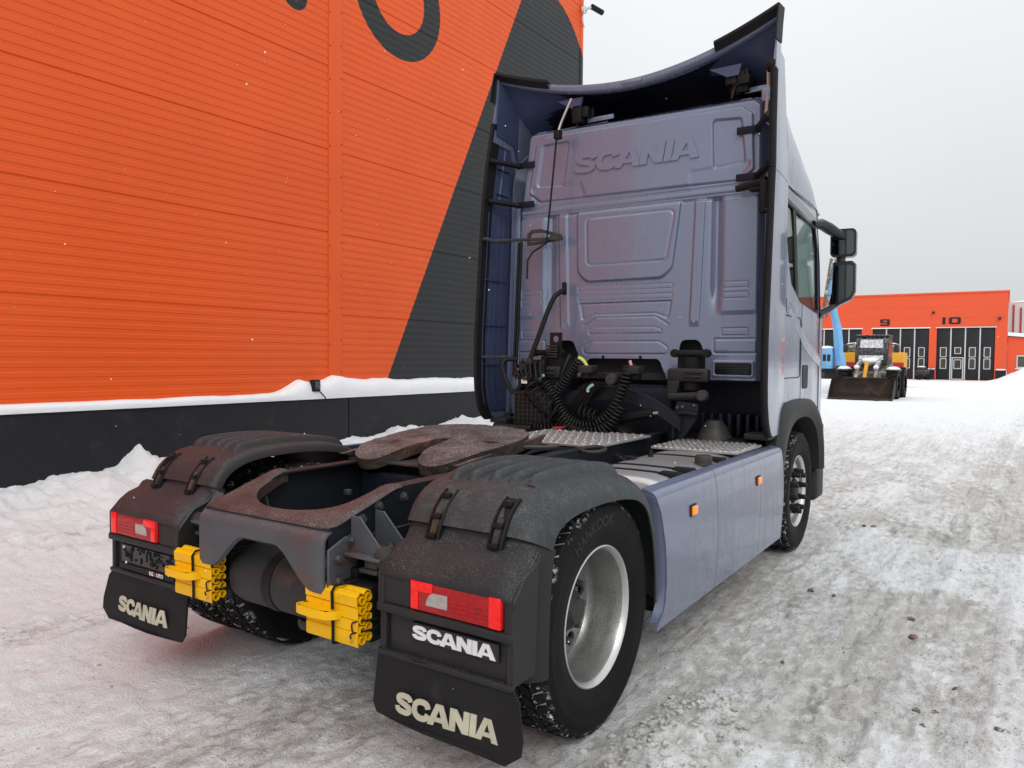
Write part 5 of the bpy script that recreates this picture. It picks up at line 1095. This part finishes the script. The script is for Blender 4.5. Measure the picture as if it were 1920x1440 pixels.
# ---------------------------------------------------------------- side deflectors
def te(z): return float(np.interp(z, [1.05, 1.10, 1.18, 1.35, 1.76, 2.9, 3.3, 3.67, 3.9], [2.60, 2.53, 2.475, 2.43, 2.425, 2.515, 2.56, 2.62, 2.66]))
for sx in (1, -1):
    def dx(y, z): k = (3.06 - y) / .6; return (1.218 + .022 * k - .03 * max(0, (z - 3.0) / .9) + .012 * math.sin(k * 2.5)) * sx
    for z0, z1, nm in ((1.06, 2.96, 'low'), (2.965, 3.86, 'up')):
        zz_ = np.concatenate([np.linspace(z0, z0 + .15, 5), np.linspace(z0 + .25, z1, 16)])
        fr = lambda z: 3.06 - .0 * z if z < 2.97 else 3.06 - .12 * (z - 2.97)
        P = [[(dx(y, z), y, z) for y in np.linspace(te(z), fr(z), 9)] for z in zz_]
        sd_ = MB().grid(P).build('side_deflector', 'paint_side', trk, ang=60, solid=.012)
        # inner liner a few centimetres in from the skin
        if True:
            zl = [z for z in zz_ if z > 1.10]
            P = [[(dx(y, z) - .018 * sx, y, z) for y in np.linspace(te(z) + .035, min(3.0, fr(z)), 7)] for z in zl]
            MB().grid(P).build('inner_liner', 'paint_inner_shaded', sd_, ang=60)
        # black rubber trailing edge
        P = [[(dx(te(z), z) + .008 * sx, te(z) + .045, z), (dx(te(z), z) + .010 * sx, te(z) - .015, z), (dx(te(z), z) - .004 * sx, te(z) - .03, z), (dx(te(z), z) - .024 * sx, te(z) - .020, z), (dx(te(z), z) - .026 * sx, te(z) + .10, z)] for z in zz_ if z < 3.72]
        MB().grid(P).build('rubber_edge', 'rubber', sd_, ang=50, solid=.004)
        # stiffening ribs on the inside
        if z0 < 2:
            for yy in (2.52, 2.60, 2.68, 2.76): MB().grid([[(dx(yy, z) - .019 * sx, yy + (te(z) - 2.47), z), (dx(yy, z) - .036 * sx, yy + (te(z) - 2.47), z)] for z in np.linspace(1.2, 2.9, 12)]).build('rib', 'paint_inner_shaded', sd_, solid=.004)
            for z in (1.55, 1.9, 2.3, 2.67): MB().box((min(dx(2.6, z) - .019 * sx, dx(2.6, z) - .04 * sx), 2.50, z), (max(dx(2.6, z) - .019 * sx, dx(2.6, z) - .04 * sx), 2.84, z + .006)).build('rib', 'paint_inner_shaded', sd_)
        else:
            for z in ((3.08, 3.30) if sx < 0 else ()): MB().box((min(dx(2.75, z) - .019 * sx, dx(2.75, z) - .032 * sx), 2.68, z), (max(dx(2.75, z) - .019 * sx, dx(2.75, z) - .032 * sx), 2.86, z + .006)).build('rib', 'navy', sd_)
            MB().grid([[(dx(2.7, z) - .019 * sx, 2.72 + .15 * (z - 3), z), (dx(2.7, z) - .028 * sx, 2.722 + .15 * (z - 3), z)] for z in np.linspace(3.0, 3.6, 8)]).build('rib', 'paint', sd_, solid=.004)
    # brackets from the cab to the deflector
    for z in (2.99, 3.34):
        MB().tube([(dx(2.56, z) - .03 * sx, 2.55, z + .01), (1.06 * sx, 2.80, z - .005)], .026, 6).build('deflector_bracket', 'black', trk)
        MB().rbox((min(1.08 * sx, .90 * sx), 2.806, z - .03), (max(1.08 * sx, .90 * sx), 2.818, z + .025), .003).build('bracket_plate', 'navy', trk)
    MB().tube([(1.21 * sx, 2.47, 2.655), (1.12 * sx, 2.52, 2.635), (.95 * sx, 2.60, 2.64), (.55 * sx, 2.72, 2.64)], .014, 6).build('deflector_stay', 'oldsteel', trk) if sx < 0 else None
    MB().tube([(1.21 * sx, 2.47, 1.62), (1.0 * sx, 2.55, 1.62)], .012, 6).build('deflector_stay', 'oldsteel', trk) if sx < 0 else None
    MB().rbox((min(1.05 * sx, 1.23 * sx), 2.62, 1.03), (max(1.05 * sx, 1.23 * sx), 3.0, 1.075), .01).build('deflector_foot', 'plastic', trk)
# right upper hinge lever
MB().rbox((1.02, 2.72, 2.86), (1.16, 2.80, 2.93), .012).build('hinge_block', 'black', trk); MB().rbox((1.115, 2.66, 2.68), (1.175, 2.72, 2.92), .015).build('hinge_lever', 'black', trk)
MB().tube([(.92, 2.78, 2.90), (1.16, 2.70, 2.92)], .028, 8).build('hinge_arm', 'black', trk)
MB().tube([(1.14, 2.72, 3.40), (1.15, 2.74, 3.60), (1.14, 2.76, 3.78)], .016, 8).build('gas_strut', 'alu', trk); MB().rbox((1.10, 2.72, 3.50), (1.17, 2.80, 3.60), .01).build('strut_mount', 'paint', trk)
MB().lathe([(0, -.03), (.04, -.03), (.05, 0), (.04, .03), (0, .03)], 14, c=(1.19, 2.66, 3.72)).build('strut_knob', 'rubber', trk)
# ---------------------------------------------------------------- fittings behind the cab
MB().tube(catmull([(-.47, 2.70, 3.80), (-.55, 2.68, 3.62), (-.575, 2.66, 3.52)], 4), .011, 8).build('aerial_strut', 'alu', trk)
MB().rbox((-.61, 2.64, 3.47), (-.55, 2.70, 3.545), .01).build('strut_clamp', 'black', trk)
MB().tube([(-.585, 2.66, 3.50), (-.665, 2.66, 2.70), (-.68, 2.66, 2.60), (-.80, 2.64, 2.53), (-.84, 2.62, 2.46), (-.845, 2.62, 2.30)], .0085, 8).build('aerial_rod', 'black', trk)
MB().prism([(-.90, 2.60), (-.90, 2.70), (-.86, 2.735), (-.76, 2.735), (-.56, 2.675), (-.54, 2.64), (-.56, 2.62), (-.84, 2.60)], [[(-.865, 2.63), (-.865, 2.69), (-.84, 2.705), (-.76, 2.705), (-.66, 2.675), (-.70, 2.63)][::-1]], lambda u, v: (u, 2.70, v), lambda u, v: (u, 2.716, v)).build('grab_bracket', 'oldsteel', trk, bevel=.003)
for x in (-.93, -.905): MB().tube([(x, 2.62, 2.62), (x - .01, 2.60, 2.0), (x - .02, 2.58, 1.45)], .013, 8).build('upright_rod', 'black', trk)
MB().tube(catmull([(-.53, 2.74, 2.20), (-.56, 2.68, 2.17), (-.60, 2.62, 2.08), (-.70, 2.52, 1.70), (-.79, 2.46, 1.40), (-.84, 2.44, 1.325), (-.90, 2.44, 1.36), (-.98, 2.46, 1.50), (-1.0, 2.48, 1.56), (-.98, 2.52, 1.60), (-.90, 2.56, 1.60)], 5), .021, 10).build('handrail', 'black', trk)
MB().rbox((-.57, 2.745, 2.16), (-.53, 2.77, 2.27), .008).build('handrail_foot', 'black', trk)
pl = MB().prism([(-.585, 1.24), (-.47, 1.24), (-.47, 1.83), (-.585, 1.83)], [[(-.528 + .028 * math.cos(-a), 1.775 + .028 * math.sin(-a)) for a in np.linspace(0, 6.28, 16, endpoint=False)]], lambda u, v: (u, 2.58, v), lambda u, v: (u, 2.592, v)).build('hose_tower', 'black', trk)
for k in range(5): MB().rbox((-.60, 2.54, 1.62 + k * .022), (-.49, 2.60, 1.634 + k * .022), .004).build('hose_clip', 'blackgloss', pl)
for x, z in ((-.53, 1.52), (-.50, 1.40), (-.56, 1.45), (-.56, 1.36), (-.51, 1.31)): MB().lathe([(0, -.012), (.010, -.012), (.012, 0)], 8, axis='Y').build('bolt', 'bolt', pl, loc=(x, 2.58, z))
MB().tube(catmull([(-.40, 2.60, 1.64), (-.42, 2.56, 1.55), (-.45, 2.54, 1.42), (-.46, 2.54, 1.15)], 5), .018, 8).build('pipe', 'black', trk)
def cab_mount(sx):
    c = .635 * sx
    MB().rbox((c - .135, 2.60, 1.635), (c + .135, 2.66, 1.685), .02, 3).build('mount_beam', 'black', trk)
    for d in (-.125, .125): MB().lathe([(0, -.03), (.03, -.028), (.034, 0), (.03, .03), (0, .03)], 14, c=(c + d, 2.63, 1.66), axis='Y').build('bush', 'black', trk)
    MB().lathe([(0, 1.38), (.07, 1.38), (.075, 1.42), (.07, 1.46), (.075, 1.54), (.07, 1.63), (0, 1.64)], 20, c=(c, 2.66, 0), axis='Z').build('air_spring', 'rubber', trk)
    MB().rbox((c - .16, 2.56, 1.44), (c + .16, 2.64, 1.545), .02, 3).build('mount_bracket', 'plastic', trk)
    for z in (1.475, 1.51): MB().rbox((c - .02, 2.545, z), (c + .12, 2.562, z + .016), .006).build('bracket_rib', 'plastic', trk)
    MB().prism([(c - .16, 1.30), (c - .16, 1.45), (c - .06, 1.45), (c - .08, 1.36), (c - .10, 1.30)], [], lambda u, v: (u, 2.56, v), lambda u, v: (u, 2.62, v)).build('mount_leg', 'plastic', trk, bevel=.008)
    MB().tube([(c - .13, 2.55, 1.325), (c + .02, 2.54, 1.335), (c + .12, 2.54, 1.345)], .030, 10).build('link_arm', 'plastic', trk)
    MB().lathe([(0, -.03), (.035, -.03), (.042, -.02), (.042, .03), (0, .03)], 16, c=(c + .13, 2.53, 1.345), axis='Y').build('link_bush', 'oldsteel', trk)
    MB().prism([(c - .07, 1.30), (c + .10, 1.28), (c + .08, 1.16), (c - .02, 1.02), (c - .06, .85), (c - .14, .85), (c - .12, 1.10)], [], lambda u, v: (u, 2.54, v), lambda u, v: (u, 2.60, v)).build('frame_bracket', 'rail', trk, bevel=.008)
    for x, z in ((c - .06, 1.25), (c - .02, 1.255), (c + .07, 1.27)): MB().lathe([(0, -.014), (.012, -.014), (.015, 0)], 8, axis='Y').build('bolt', 'bolt', trk, loc=(x, 2.54, z))
    MB().tube(catmull([(c + .10, 2.52, 1.20), (c - .02, 2.51, 1.21), (c - .07, 2.50, 1.16), (c - .085, 2.50, 1.02), (c - .11, 2.50, .93)], 5), .016, 8).build('air_pipe', 'black', trk)
cab_mount(1); cab_mount(-1)
# arched cross beam with couplings
P = [[(x, 2.50, 1.34 - .22 * (abs(x) / .62) ** 2.2 + dz) for dz in (-.05, .05)] for x in np.linspace(-.62, .62, 17)]
MB().grid(P).build('cross_beam', 'rail', trk, solid=.05)
MB().rbox((-.11, 2.36, 1.455), (.33, 2.43, 1.505), .012).build('coupling_rail', 'black', trk)
for x in (-.10, .29): 
    MB().rbox((x - .06, 2.30, 1.50), (x + .06, 2.42, 1.56), .008).build('coupling_head', 'plastic', trk)
sk_ = MB().lathe([(0, -.05), (.04, -.05), (.046, -.03), (.046, .04), (0, .05)], 20, c=(.115, 2.36, 1.455), axis='Y').build('socket', 'oldsteel', trk)
for k in range(5): a = 2 * math.pi * k / 5; MB().lathe([(0, -.006), (.006, -.005), (.007, 0)], 6, axis='Y').build('pin', 'bolt', sk_, loc=(.115 + .02 * math.cos(a), 2.31, 1.455 + .02 * math.sin(a)))
def fit(pts, r, m): MB().tube(catmull(pts, 5), r, 8).build('hose_fitting', m, trk)
fit([(-.17, 2.33, 1.62), (-.13, 2.33, 1.60), (-.10, 2.34, 1.555)], .013, 'fit_yellow'); fit([(.265, 2.34, 1.60), (.28, 2.34, 1.555)], .012, 'fit_pink'); fit([(-.04, 2.33, 1.41), (-.08, 2.33, 1.38), (-.085, 2.33, 1.35)], .012, 'fit_teal'); fit([(-.59, 2.50, 1.47), (-.62, 2.50, 1.45), (-.625, 2.50, 1.41)], .013, 'fit_teal')
def coil(path, rc, rw, turns, mat, name='coiled_hose'):
    C_ = np.array(catmull([np.array(p) for p in path], 10)); dd = np.r_[0, np.cumsum(np.linalg.norm(np.diff(C_, axis=0), axis=1))]; m_ = turns * 11; q = np.linspace(0, dd[-1], m_)
    Pp = np.stack([np.interp(q, dd, C_[:, i]) for i in range(3)], 1); T_ = np.gradient(Pp, axis=0); T_ /= np.linalg.norm(T_, axis=1)[:, None]
    u = np.array((0.1, 1, 0.05)); pts = []
    for i in range(m_):
        u = u - T_[i] * (u @ T_[i]); u /= np.linalg.norm(u); w = np.cross(T_[i], u); a = 2 * math.pi * turns * i / m_
        pts.append(Pp[i] + (u * math.cos(a) + w * math.sin(a)) * rc)
    MB().tube(pts, rw, 6).build(name, mat, trk, ang=80)
coil([(-.52, 2.42, 1.40), (-.40, 2.38, 1.28), (-.30, 2.34, 1.16), (-.16, 2.32, 1.09), (.0, 2.32, 1.11), (.12, 2.32, 1.20), (.20, 2.33, 1.36), (.245, 2.34, 1.50), (.26, 2.34, 1.57)], .038, .0105, 40, 'hose')
coil([(-.17, 2.36, 1.60), (-.24, 2.38, 1.52), (-.33, 2.40, 1.42), (-.42, 2.42, 1.30), (-.44, 2.42, 1.18), (-.36, 2.40, 1.07), (-.46, 2.36, 1.045), (-.58, 2.34, 1.04)], .036, .010, 30, 'hose')
coil([(-.30, 2.30, 1.14), (-.18, 2.28, 1.045), (-.02, 2.26, 1.035), (.10, 2.30, 1.09), (.20, 2.34, 1.25)], .040, .011, 22, 'hose')
coil([(-.62, 2.34, 1.38), (-.52, 2.32, 1.28), (-.44, 2.32, 1.22), (-.36, 2.34, 1.16)], .075, .008, 6, 'hose')
coil([(-.14, 2.30, 1.20), (-.06, 2.30, 1.18), (.02, 2.30, 1.16)], .05, .007, 4, 'hose')
coil([(-.95, 2.30, 1.035), (-.75, 2.30, 1.03), (-.58, 2.30, 1.035)], .026, .009, 26, 'hose')
for i in range(5): MB().tube(catmull([(-.38 + .03 * i, 2.45, 1.05), (-.30 + .03 * i, 2.42, 1.20), (-.18 + .03 * i, 2.40, 1.36), (-.06 + .03 * i, 2.38, 1.43)], 5), .012, 6).build('air_pipe', 'hose', trk)
fit([(-.36, 2.28, 1.055), (-.28, 2.26, 1.065), (-.22, 2.26, 1.085)], .010, 'hose_red')
# battery box behind a mesh guard on the left
bb = MB().rbox((-.80, 2.36, 1.05), (-.43, 2.62, 1.34), .012).build('battery_box', 'black', trk)
for k in range(8): MB().box((-.79, 2.350, 1.07 + k * .036), (-.44, 2.356, 1.074 + k * .036)).build('grille_wire', 'oldsteel', bb)
for k in range(9): MB().box((-.785 + k * .042, 2.344, 1.06), (-.781 + k * .042, 2.3495, 1.335)).build('grille_wire', 'oldsteel', bb)
rr = random.Random(9)
vb = MB().rbox((-.84, 2.52, 1.36), (-.60, 2.70, 1.60), .01).build('valve_block', 'black', trk)
for k in range(16):
    x, z = rr.uniform(-.86, -.60), rr.uniform(1.36, 1.60); s_ = rr.uniform(.012, .03); MB().rbox((x - s_, 2.47, z - s_), (x + s_, 2.53, z + s_), .004).build('valve', rr.choice(('blackgloss', 'black', 'oldsteel')), vb)
MB().rbox((-.775, 2.43, 1.395), (-.715, 2.45, 1.455), .008).build('gauge', 'letter_white', trk)
for k in range(6): MB().tube(catmull([(-.86 + .05 * k, 2.46, 1.58), (-.82 + .05 * k, 2.42, 1.52 - .02 * k), (-.76 + .03 * k, 2.43, 1.44), (-.66, 2.46, 1.38 + .02 * k)], 4), .009, 6).build('air_pipe', 'hose', trk)
# engine and gearbox under the cab, exhaust silencer
MB().rbox((-.45, 2.75, .75), (.45, 4.6, 1.40), .08).build('engine', 'navy', trk)
MB().lathe([(0, -.02), (.17, -.02), (.20, .02), (.22, .12), (.22, .5), (0, .5)], 24, c=(.05, 2.42, .93), axis='Y').build('gearbox', 'black', trk)
MB().tube(catmull([(-.10, 2.46, .98), (.0, 2.45, 1.08), (.20, 2.45, 1.16), (.40, 2.47, 1.20)], 5), .038, 10).build('exhaust_pipe', 'black', trk)
MB().tube([(.41, 2.46, 1.20), (.45, 2.46, 1.205)], .012, 8).build('pipe_stub', 'alu', trk)
MB().rbox((.50, 2.62, .55), (1.12, 3.05, 1.02), .05, 3).build('silencer', 'black', trk)
MB().lathe([(.0, .12), (.06, .12), (.10, .06), (.13, .0), (.14, -.04)], 20, c=(.80, 2.72, 1.03), axis='Z').build('silencer_outlet', 'oldsteel', trk)
for k in range(7): MB().rbox((.66 + k * .07, 2.80, 1.03), (.69 + k * .07, 3.0, 1.20), .008).build('heat_shield_fin', 'navy', trk)
MB().box((-1.14, 3.06, .95), (1.14, 3.10, 1.44)).build('firewall', 'navy', trk)
# ================================================================== WHEEL LOADER (front towards -Y in its own frame)
ld = empty('wheel_loader', (-2.42, 32.4, 0), R(-1)); tag(ld, 'snow dusted wheel loader with a wide rusty bucket lowered on the snow', 'wheel loader')
bk = [(-.95, .03), (-1.0, .20), (-.92, .50), (-.62, .78), (-.30, .86), (-.28, .83), (-.58, .74), (-.85, .48), (-.90, .22), (-.55, .08), (0.02, .06), (0.02, .02)]
bk = [(-y - 1.45, z) for y, z in bk]
bkt = MB().prism([(-1.50, .02), (-1.46, .06), (-.95, .10), (-.66, .25), (-.58, .50), (-.66, .80), (-.72, .90), (-.68, .90), (-.60, .80), (-.52, .50), (-.60, .20), (-.92, .04)], [], lambda u, v: (-1.22, u, v), lambda u, v: (1.22, u, v)).build('bucket', 'mach_rust', ld)
for x in (-1.24, 1.21): MB().prism([(-1.48, .03), (-.95, .07), (-.60, .22), (-.52, .50), (-.62, .86), (-.80, .80), (-1.25, .35)], [], lambda u, v: (x, u, v), lambda u, v: (x + .03, u, v)).build('bucket_side', 'mach_rust', bkt)
MB().box((-1.25, -1.56, .0), (1.25, -1.40, .035)).build('cutting_edge', 'mach_rust', bkt); MB().box((-.75, -.70, .86), (.9, -.55, .93)).build('bucket_lip', 'mach_black', bkt)
for x in (-.42, .34):
    MB().prism([(-.62, .35), (-.52, .55), (.10, 1.50), (.85, 1.72), (.95, 1.55), (.30, 1.30), (-.35, .38)], [], lambda u, v: (x, u, v), lambda u, v: (x + .13, u, v)).build('lift_arm', 'mach_dirty', ld, bevel=.02)
MB().prism([(-.55, .60), (-.45, .66), (.35, 1.55), (.25, 1.62)], [], lambda u, v: (-.08, u, v), lambda u, v: (.06, u, v)).build('tilt_lever', 'mach_yellow', ld); MB().tube([(0, .30, 1.50), (0, .9, 1.45)], .06, 8).build('tilt_ram', 'alu', ld)
MB().rbox((-.55, .1, .55), (.55, 1.3, 1.15), .05).build('front_frame', 'mach_dirty', ld); MB().rbox((-.62, 1.3, .65), (.62, 3.4, 1.55), .10, 3).build('rear_body', 'mach_dirty', ld)
cb = MB().prism([(1.15, 1.45), (1.15, 2.02), (1.42, 2.68), (2.55, 2.72), (2.65, 1.5)], [], lambda u, v: (-.66, u, v), lambda u, v: (.66, u, v)).build('cab', 'mach_black', ld, bevel=.05)
MB().prism([(-.52, 1.66), (.52, 1.66), (.46, 2.56), (-.46, 2.56)], [], lambda u, v: (u, 1.125 + .36 * max(0, (v - 2.0)), v), lambda u, v: (u, 1.14 + .36 * max(0, (v - 2.0)), v)).build('windscreen', 'glass_frost', cb)
pm('frost', (.45, .50, .52), .6, var=(8, .3), patch=((.75, .77, .8), 12, .45, .6))
MB().prism([(-.50, 1.68), (.50, 1.68), (.45, 2.58), (-.45, 2.58)], [], lambda u, v: (u, 1.105 + .36 * max(0, (v - 2.0)), v), lambda u, v: (u, 1.12 + .36 * max(0, (v - 2.0)), v)).build('frosted_pane', 'frost', cb)
MB().prism([(1.30, 1.65), (1.30, 2.0), (1.50, 2.55), (2.40, 2.58), (2.45, 1.65)], [], lambda u, v: (.665, u, v), lambda u, v: (.68, u, v)).build('side_pane', 'far_pane', cb); MB().rbox((-.68, 1.35, 2.70), (.68, 2.66, 2.80), .04).build('cab_roof', 'mach_black', cb)
MB().sphere((.0, .95, 1.62), (.42, .30, .16), 12, 7).build('lying_snow', 'snow', ld)
for x in (-.98, .98):
    MB().rbox((x - .28, .15, 1.18), (x + .28, 1.15, 1.28), .04).build('fender', 'mach_black', ld); MB().sphere((x, .62, 1.28), (.28, .50, .12), 10, 6).build('lying_snow', 'snow', ld)
    MB().tube([(.70 * x, 1.3, 2.4), (1.05 * x, 1.05, 2.35), (1.05 * x, 1.05, 2.0)], .03, 6).build('mirror_arm', 'mach_black', ld); MB().rbox((1.05 * x - .1, 1.0, 2.0), (1.05 * x + .1, 1.06, 2.35), .02).build('mirror', 'mach_black', ld)
    for y in (.65, 2.75):
        w = MB().lathe([(.33, -.22), (.45, -.24), (.60, -.22), (.66, -.15), (.66, .15), (.60, .22), (.45, .24), (.33, .22)], 32, c=(x, y, .66)).build('wheel', 'rubber', ld)
        MB().lathe([(.33, -.18), (.30, .05), (.12, .10), (0, .12)] if x > 0 else [(.33, .18), (.30, -.05), (.12, -.10), (0, -.12)], 24, c=(x + .08 * (1 if x > 0 else -1), y, .66)).build('rim', 'rust', w)
        tr = MB()
        for k in range(22):
            a = 2 * math.pi * k / 22; M = Matrix.Translation((x, y, .66)) @ Matrix.Rotation(a, 4, 'X'); tr.box((-.22, -.035, .65), (.0, .035, .70), M); M2 = Matrix.Translation((x, y, .66)) @ Matrix.Rotation(a + .14, 4, 'X'); tr.box((.0, -.035, .65), (.22, .035, .70), M2)
        tr.build('tread', 'rubber', w)
for x in (-.355, .405): MB().sphere((x, -.05, 1.36), (.10, .42, .10), 8, 6).build('lying_snow', 'snow', ld).rotation_euler = (0, 0, 0)
# ================================================================== BLUE MATERIAL HANDLER beyond it
mh = empty('material_handler', (-5.9, 46.0, 0), 0); tag(mh, 'light blue material handler with tall blue boom behind the wheel loader', 'excavator')
MB().tube([(.15, 0, 1.2), (.0, 0, 2.2), (-.12, 0, 3.6), (-.35, 0, 4.6)], [.34, .30, .27, .22], 6).build('boom', 'mach_blue', mh, ang=20)
MB().tube([(-.30, 0, 4.3), (-.55, -.1, 5.8), (-.35, -.1, 7.5)], [.22, .30, .18], 6).build('upper_boom', 'mach_blue', mh, ang=20)
mb = MB()
for k in range(9): 
    z = 4.4 + k * .38; mb.tube([(-.95 + .05 * k, -.3, z), (-.60 + .05 * k, -.3, z + .2), (-.95 + .05 * k, -.3, z + .38)], .05, 5)
mb.tube([(-1.0, -.3, 3.9), (-.50, -.3, 7.8)], .10, 6); mb.tube([(-.72, -.3, 4.2), (-.22, -.3, 7.8)], .06, 6)
mb.build('hose_ladder', 'mach_dirty', mh)
MB().rbox((-1.05, -.6, 1.15), (-.30, .9, 2.35), .06).build('cab', 'mach_blue', mh)
for k in range(2): MB().box((-.80 + .25 * k, -.615, 1.6), (-.62 + .25 * k, -.602, 2.0)).build('vent', 'far_dark', mh)
MB().rbox((-.1, -.3, .2), (.45, .4, 1.35), .05).build('slew_column', 'mach_black', mh); MB().rbox((-2.6, .5, .5), (.6, 3.0, 1.2), .08).build('undercarriage', 'mach_black', mh)
for x in (-2.2, .3):
    MB().lathe([(.2, -.2), (.5, -.2), (.55, -.12), (.55, .12), (.5, .2), (.2, .2), (0, .1)], 24, c=(x, .2, .55)).build('wheel', 'rubber', mh)
MB().sphere((-.7, .1, 2.40), (.42, .8, .14), 10, 6).build('lying_snow', 'snow', mh)
ym = empty('road_machine', (-5.0, 50, 0), 0); tag(ym, 'yellow and red road machine with a snowy canvas cover behind the wheel loader', 'machine')
MB().rbox((-1.6, 0, .8), (2.2, 2.2, 2.2), .08).build('body', 'mach_yellow', ym); MB().box((-1.62, -.02, 1.05), (2.22, -.003, 1.55)).build('stripe', 'mach_red', ym)
MB().rbox((-1.3, .2, 2.2), (1.8, 2.0, 2.7), .12, 3).build('cover', 'mach_dirty', ym); MB().sphere((.2, 1.0, 2.72), (1.6, .9, .18), 12, 6).build('lying_snow', 'snow', ym)
for x in (-1.1, 1.6): MB().lathe([(0, -.2), (.45, -.2), (.5, -.1), (.5, .1), (.45, .2), (0, .2)], 20, c=(x, .1, .5)).build('wheel', 'rubber', ym)
for x, y, s, lb_ in ((-5.6, 36.5, .9, 'large ploughed heap of snow between the wheel loader and the blue machine'), (-4.6, 38.0, .7, 'low ploughed heap of snow close behind the rusty bucket')):
    sn_ = MB().sphere((0, 0, 0), (s * 1.5, s, s * .75), 16, 8, .06).build('snow_heap', 'snow', ang=70, loc=(x, y, .02)); tag(sn_, lb_, 'snow heap', 'ploughed snow heaps')
sb = empty('snow_blower', (-3.62, 73.3, 0), R(20)); tag(sb, 'small dark machine dusted with snow in front of gate 10', 'machine')
MB().rbox((-.55, -.35, .25), (.45, .35, .85), .06).build('body', 'mach_black', sb); MB().rbox((-.45, -.3, .85), (.2, .3, 1.15), .06).build('engine', 'mach_black', sb); MB().sphere((-.15, 0, 1.15), (.35, .3, .10), 10, 6).build('lying_snow', 'snow', sb)
for x in (-.35, .35):
    for y in (-.36, .36): MB().lathe([(0, -.08), (.22, -.08), (.25, 0), (.22, .08), (0, .08)], 14, c=(x, y, .25), axis='Y').build('wheel', 'rubber', sb)
for y in (-.25, .25): MB().tube([(.3, y, .7), (.8, y, 1.15)], .03, 6).build('handle_bar', 'mach_black', sb)
# ================================================================== FALLING SNOW
mb = MB(); rr = random.Random(21)
for i in range(420):
    k = rr.random(); d = 1.3 + 9 * rr.random() ** .8; a = _yaw + rr.uniform(-.75, .75); z = rr.uniform(.1, 6.0); r = rr.uniform(.0014, .0034) * (1 if d > 2.5 else .55)
    x, y = 2.648 - math.sin(a) * d, -2.865 + math.cos(a) * d
    if wall_sd(x, y)[1] < .2 or (abs(x) < 1.25 and 2.5 < y < 5.2): continue
    mb.sphere((x, y, z), r, 6, 4)
pm('flake', (.85, .87, .9), .8); tag(mb.build('falling_snow', 'flake', ang=180), 'scattered snowflakes drifting down through the air over the yard', 'snowflakes', kind='stuff')
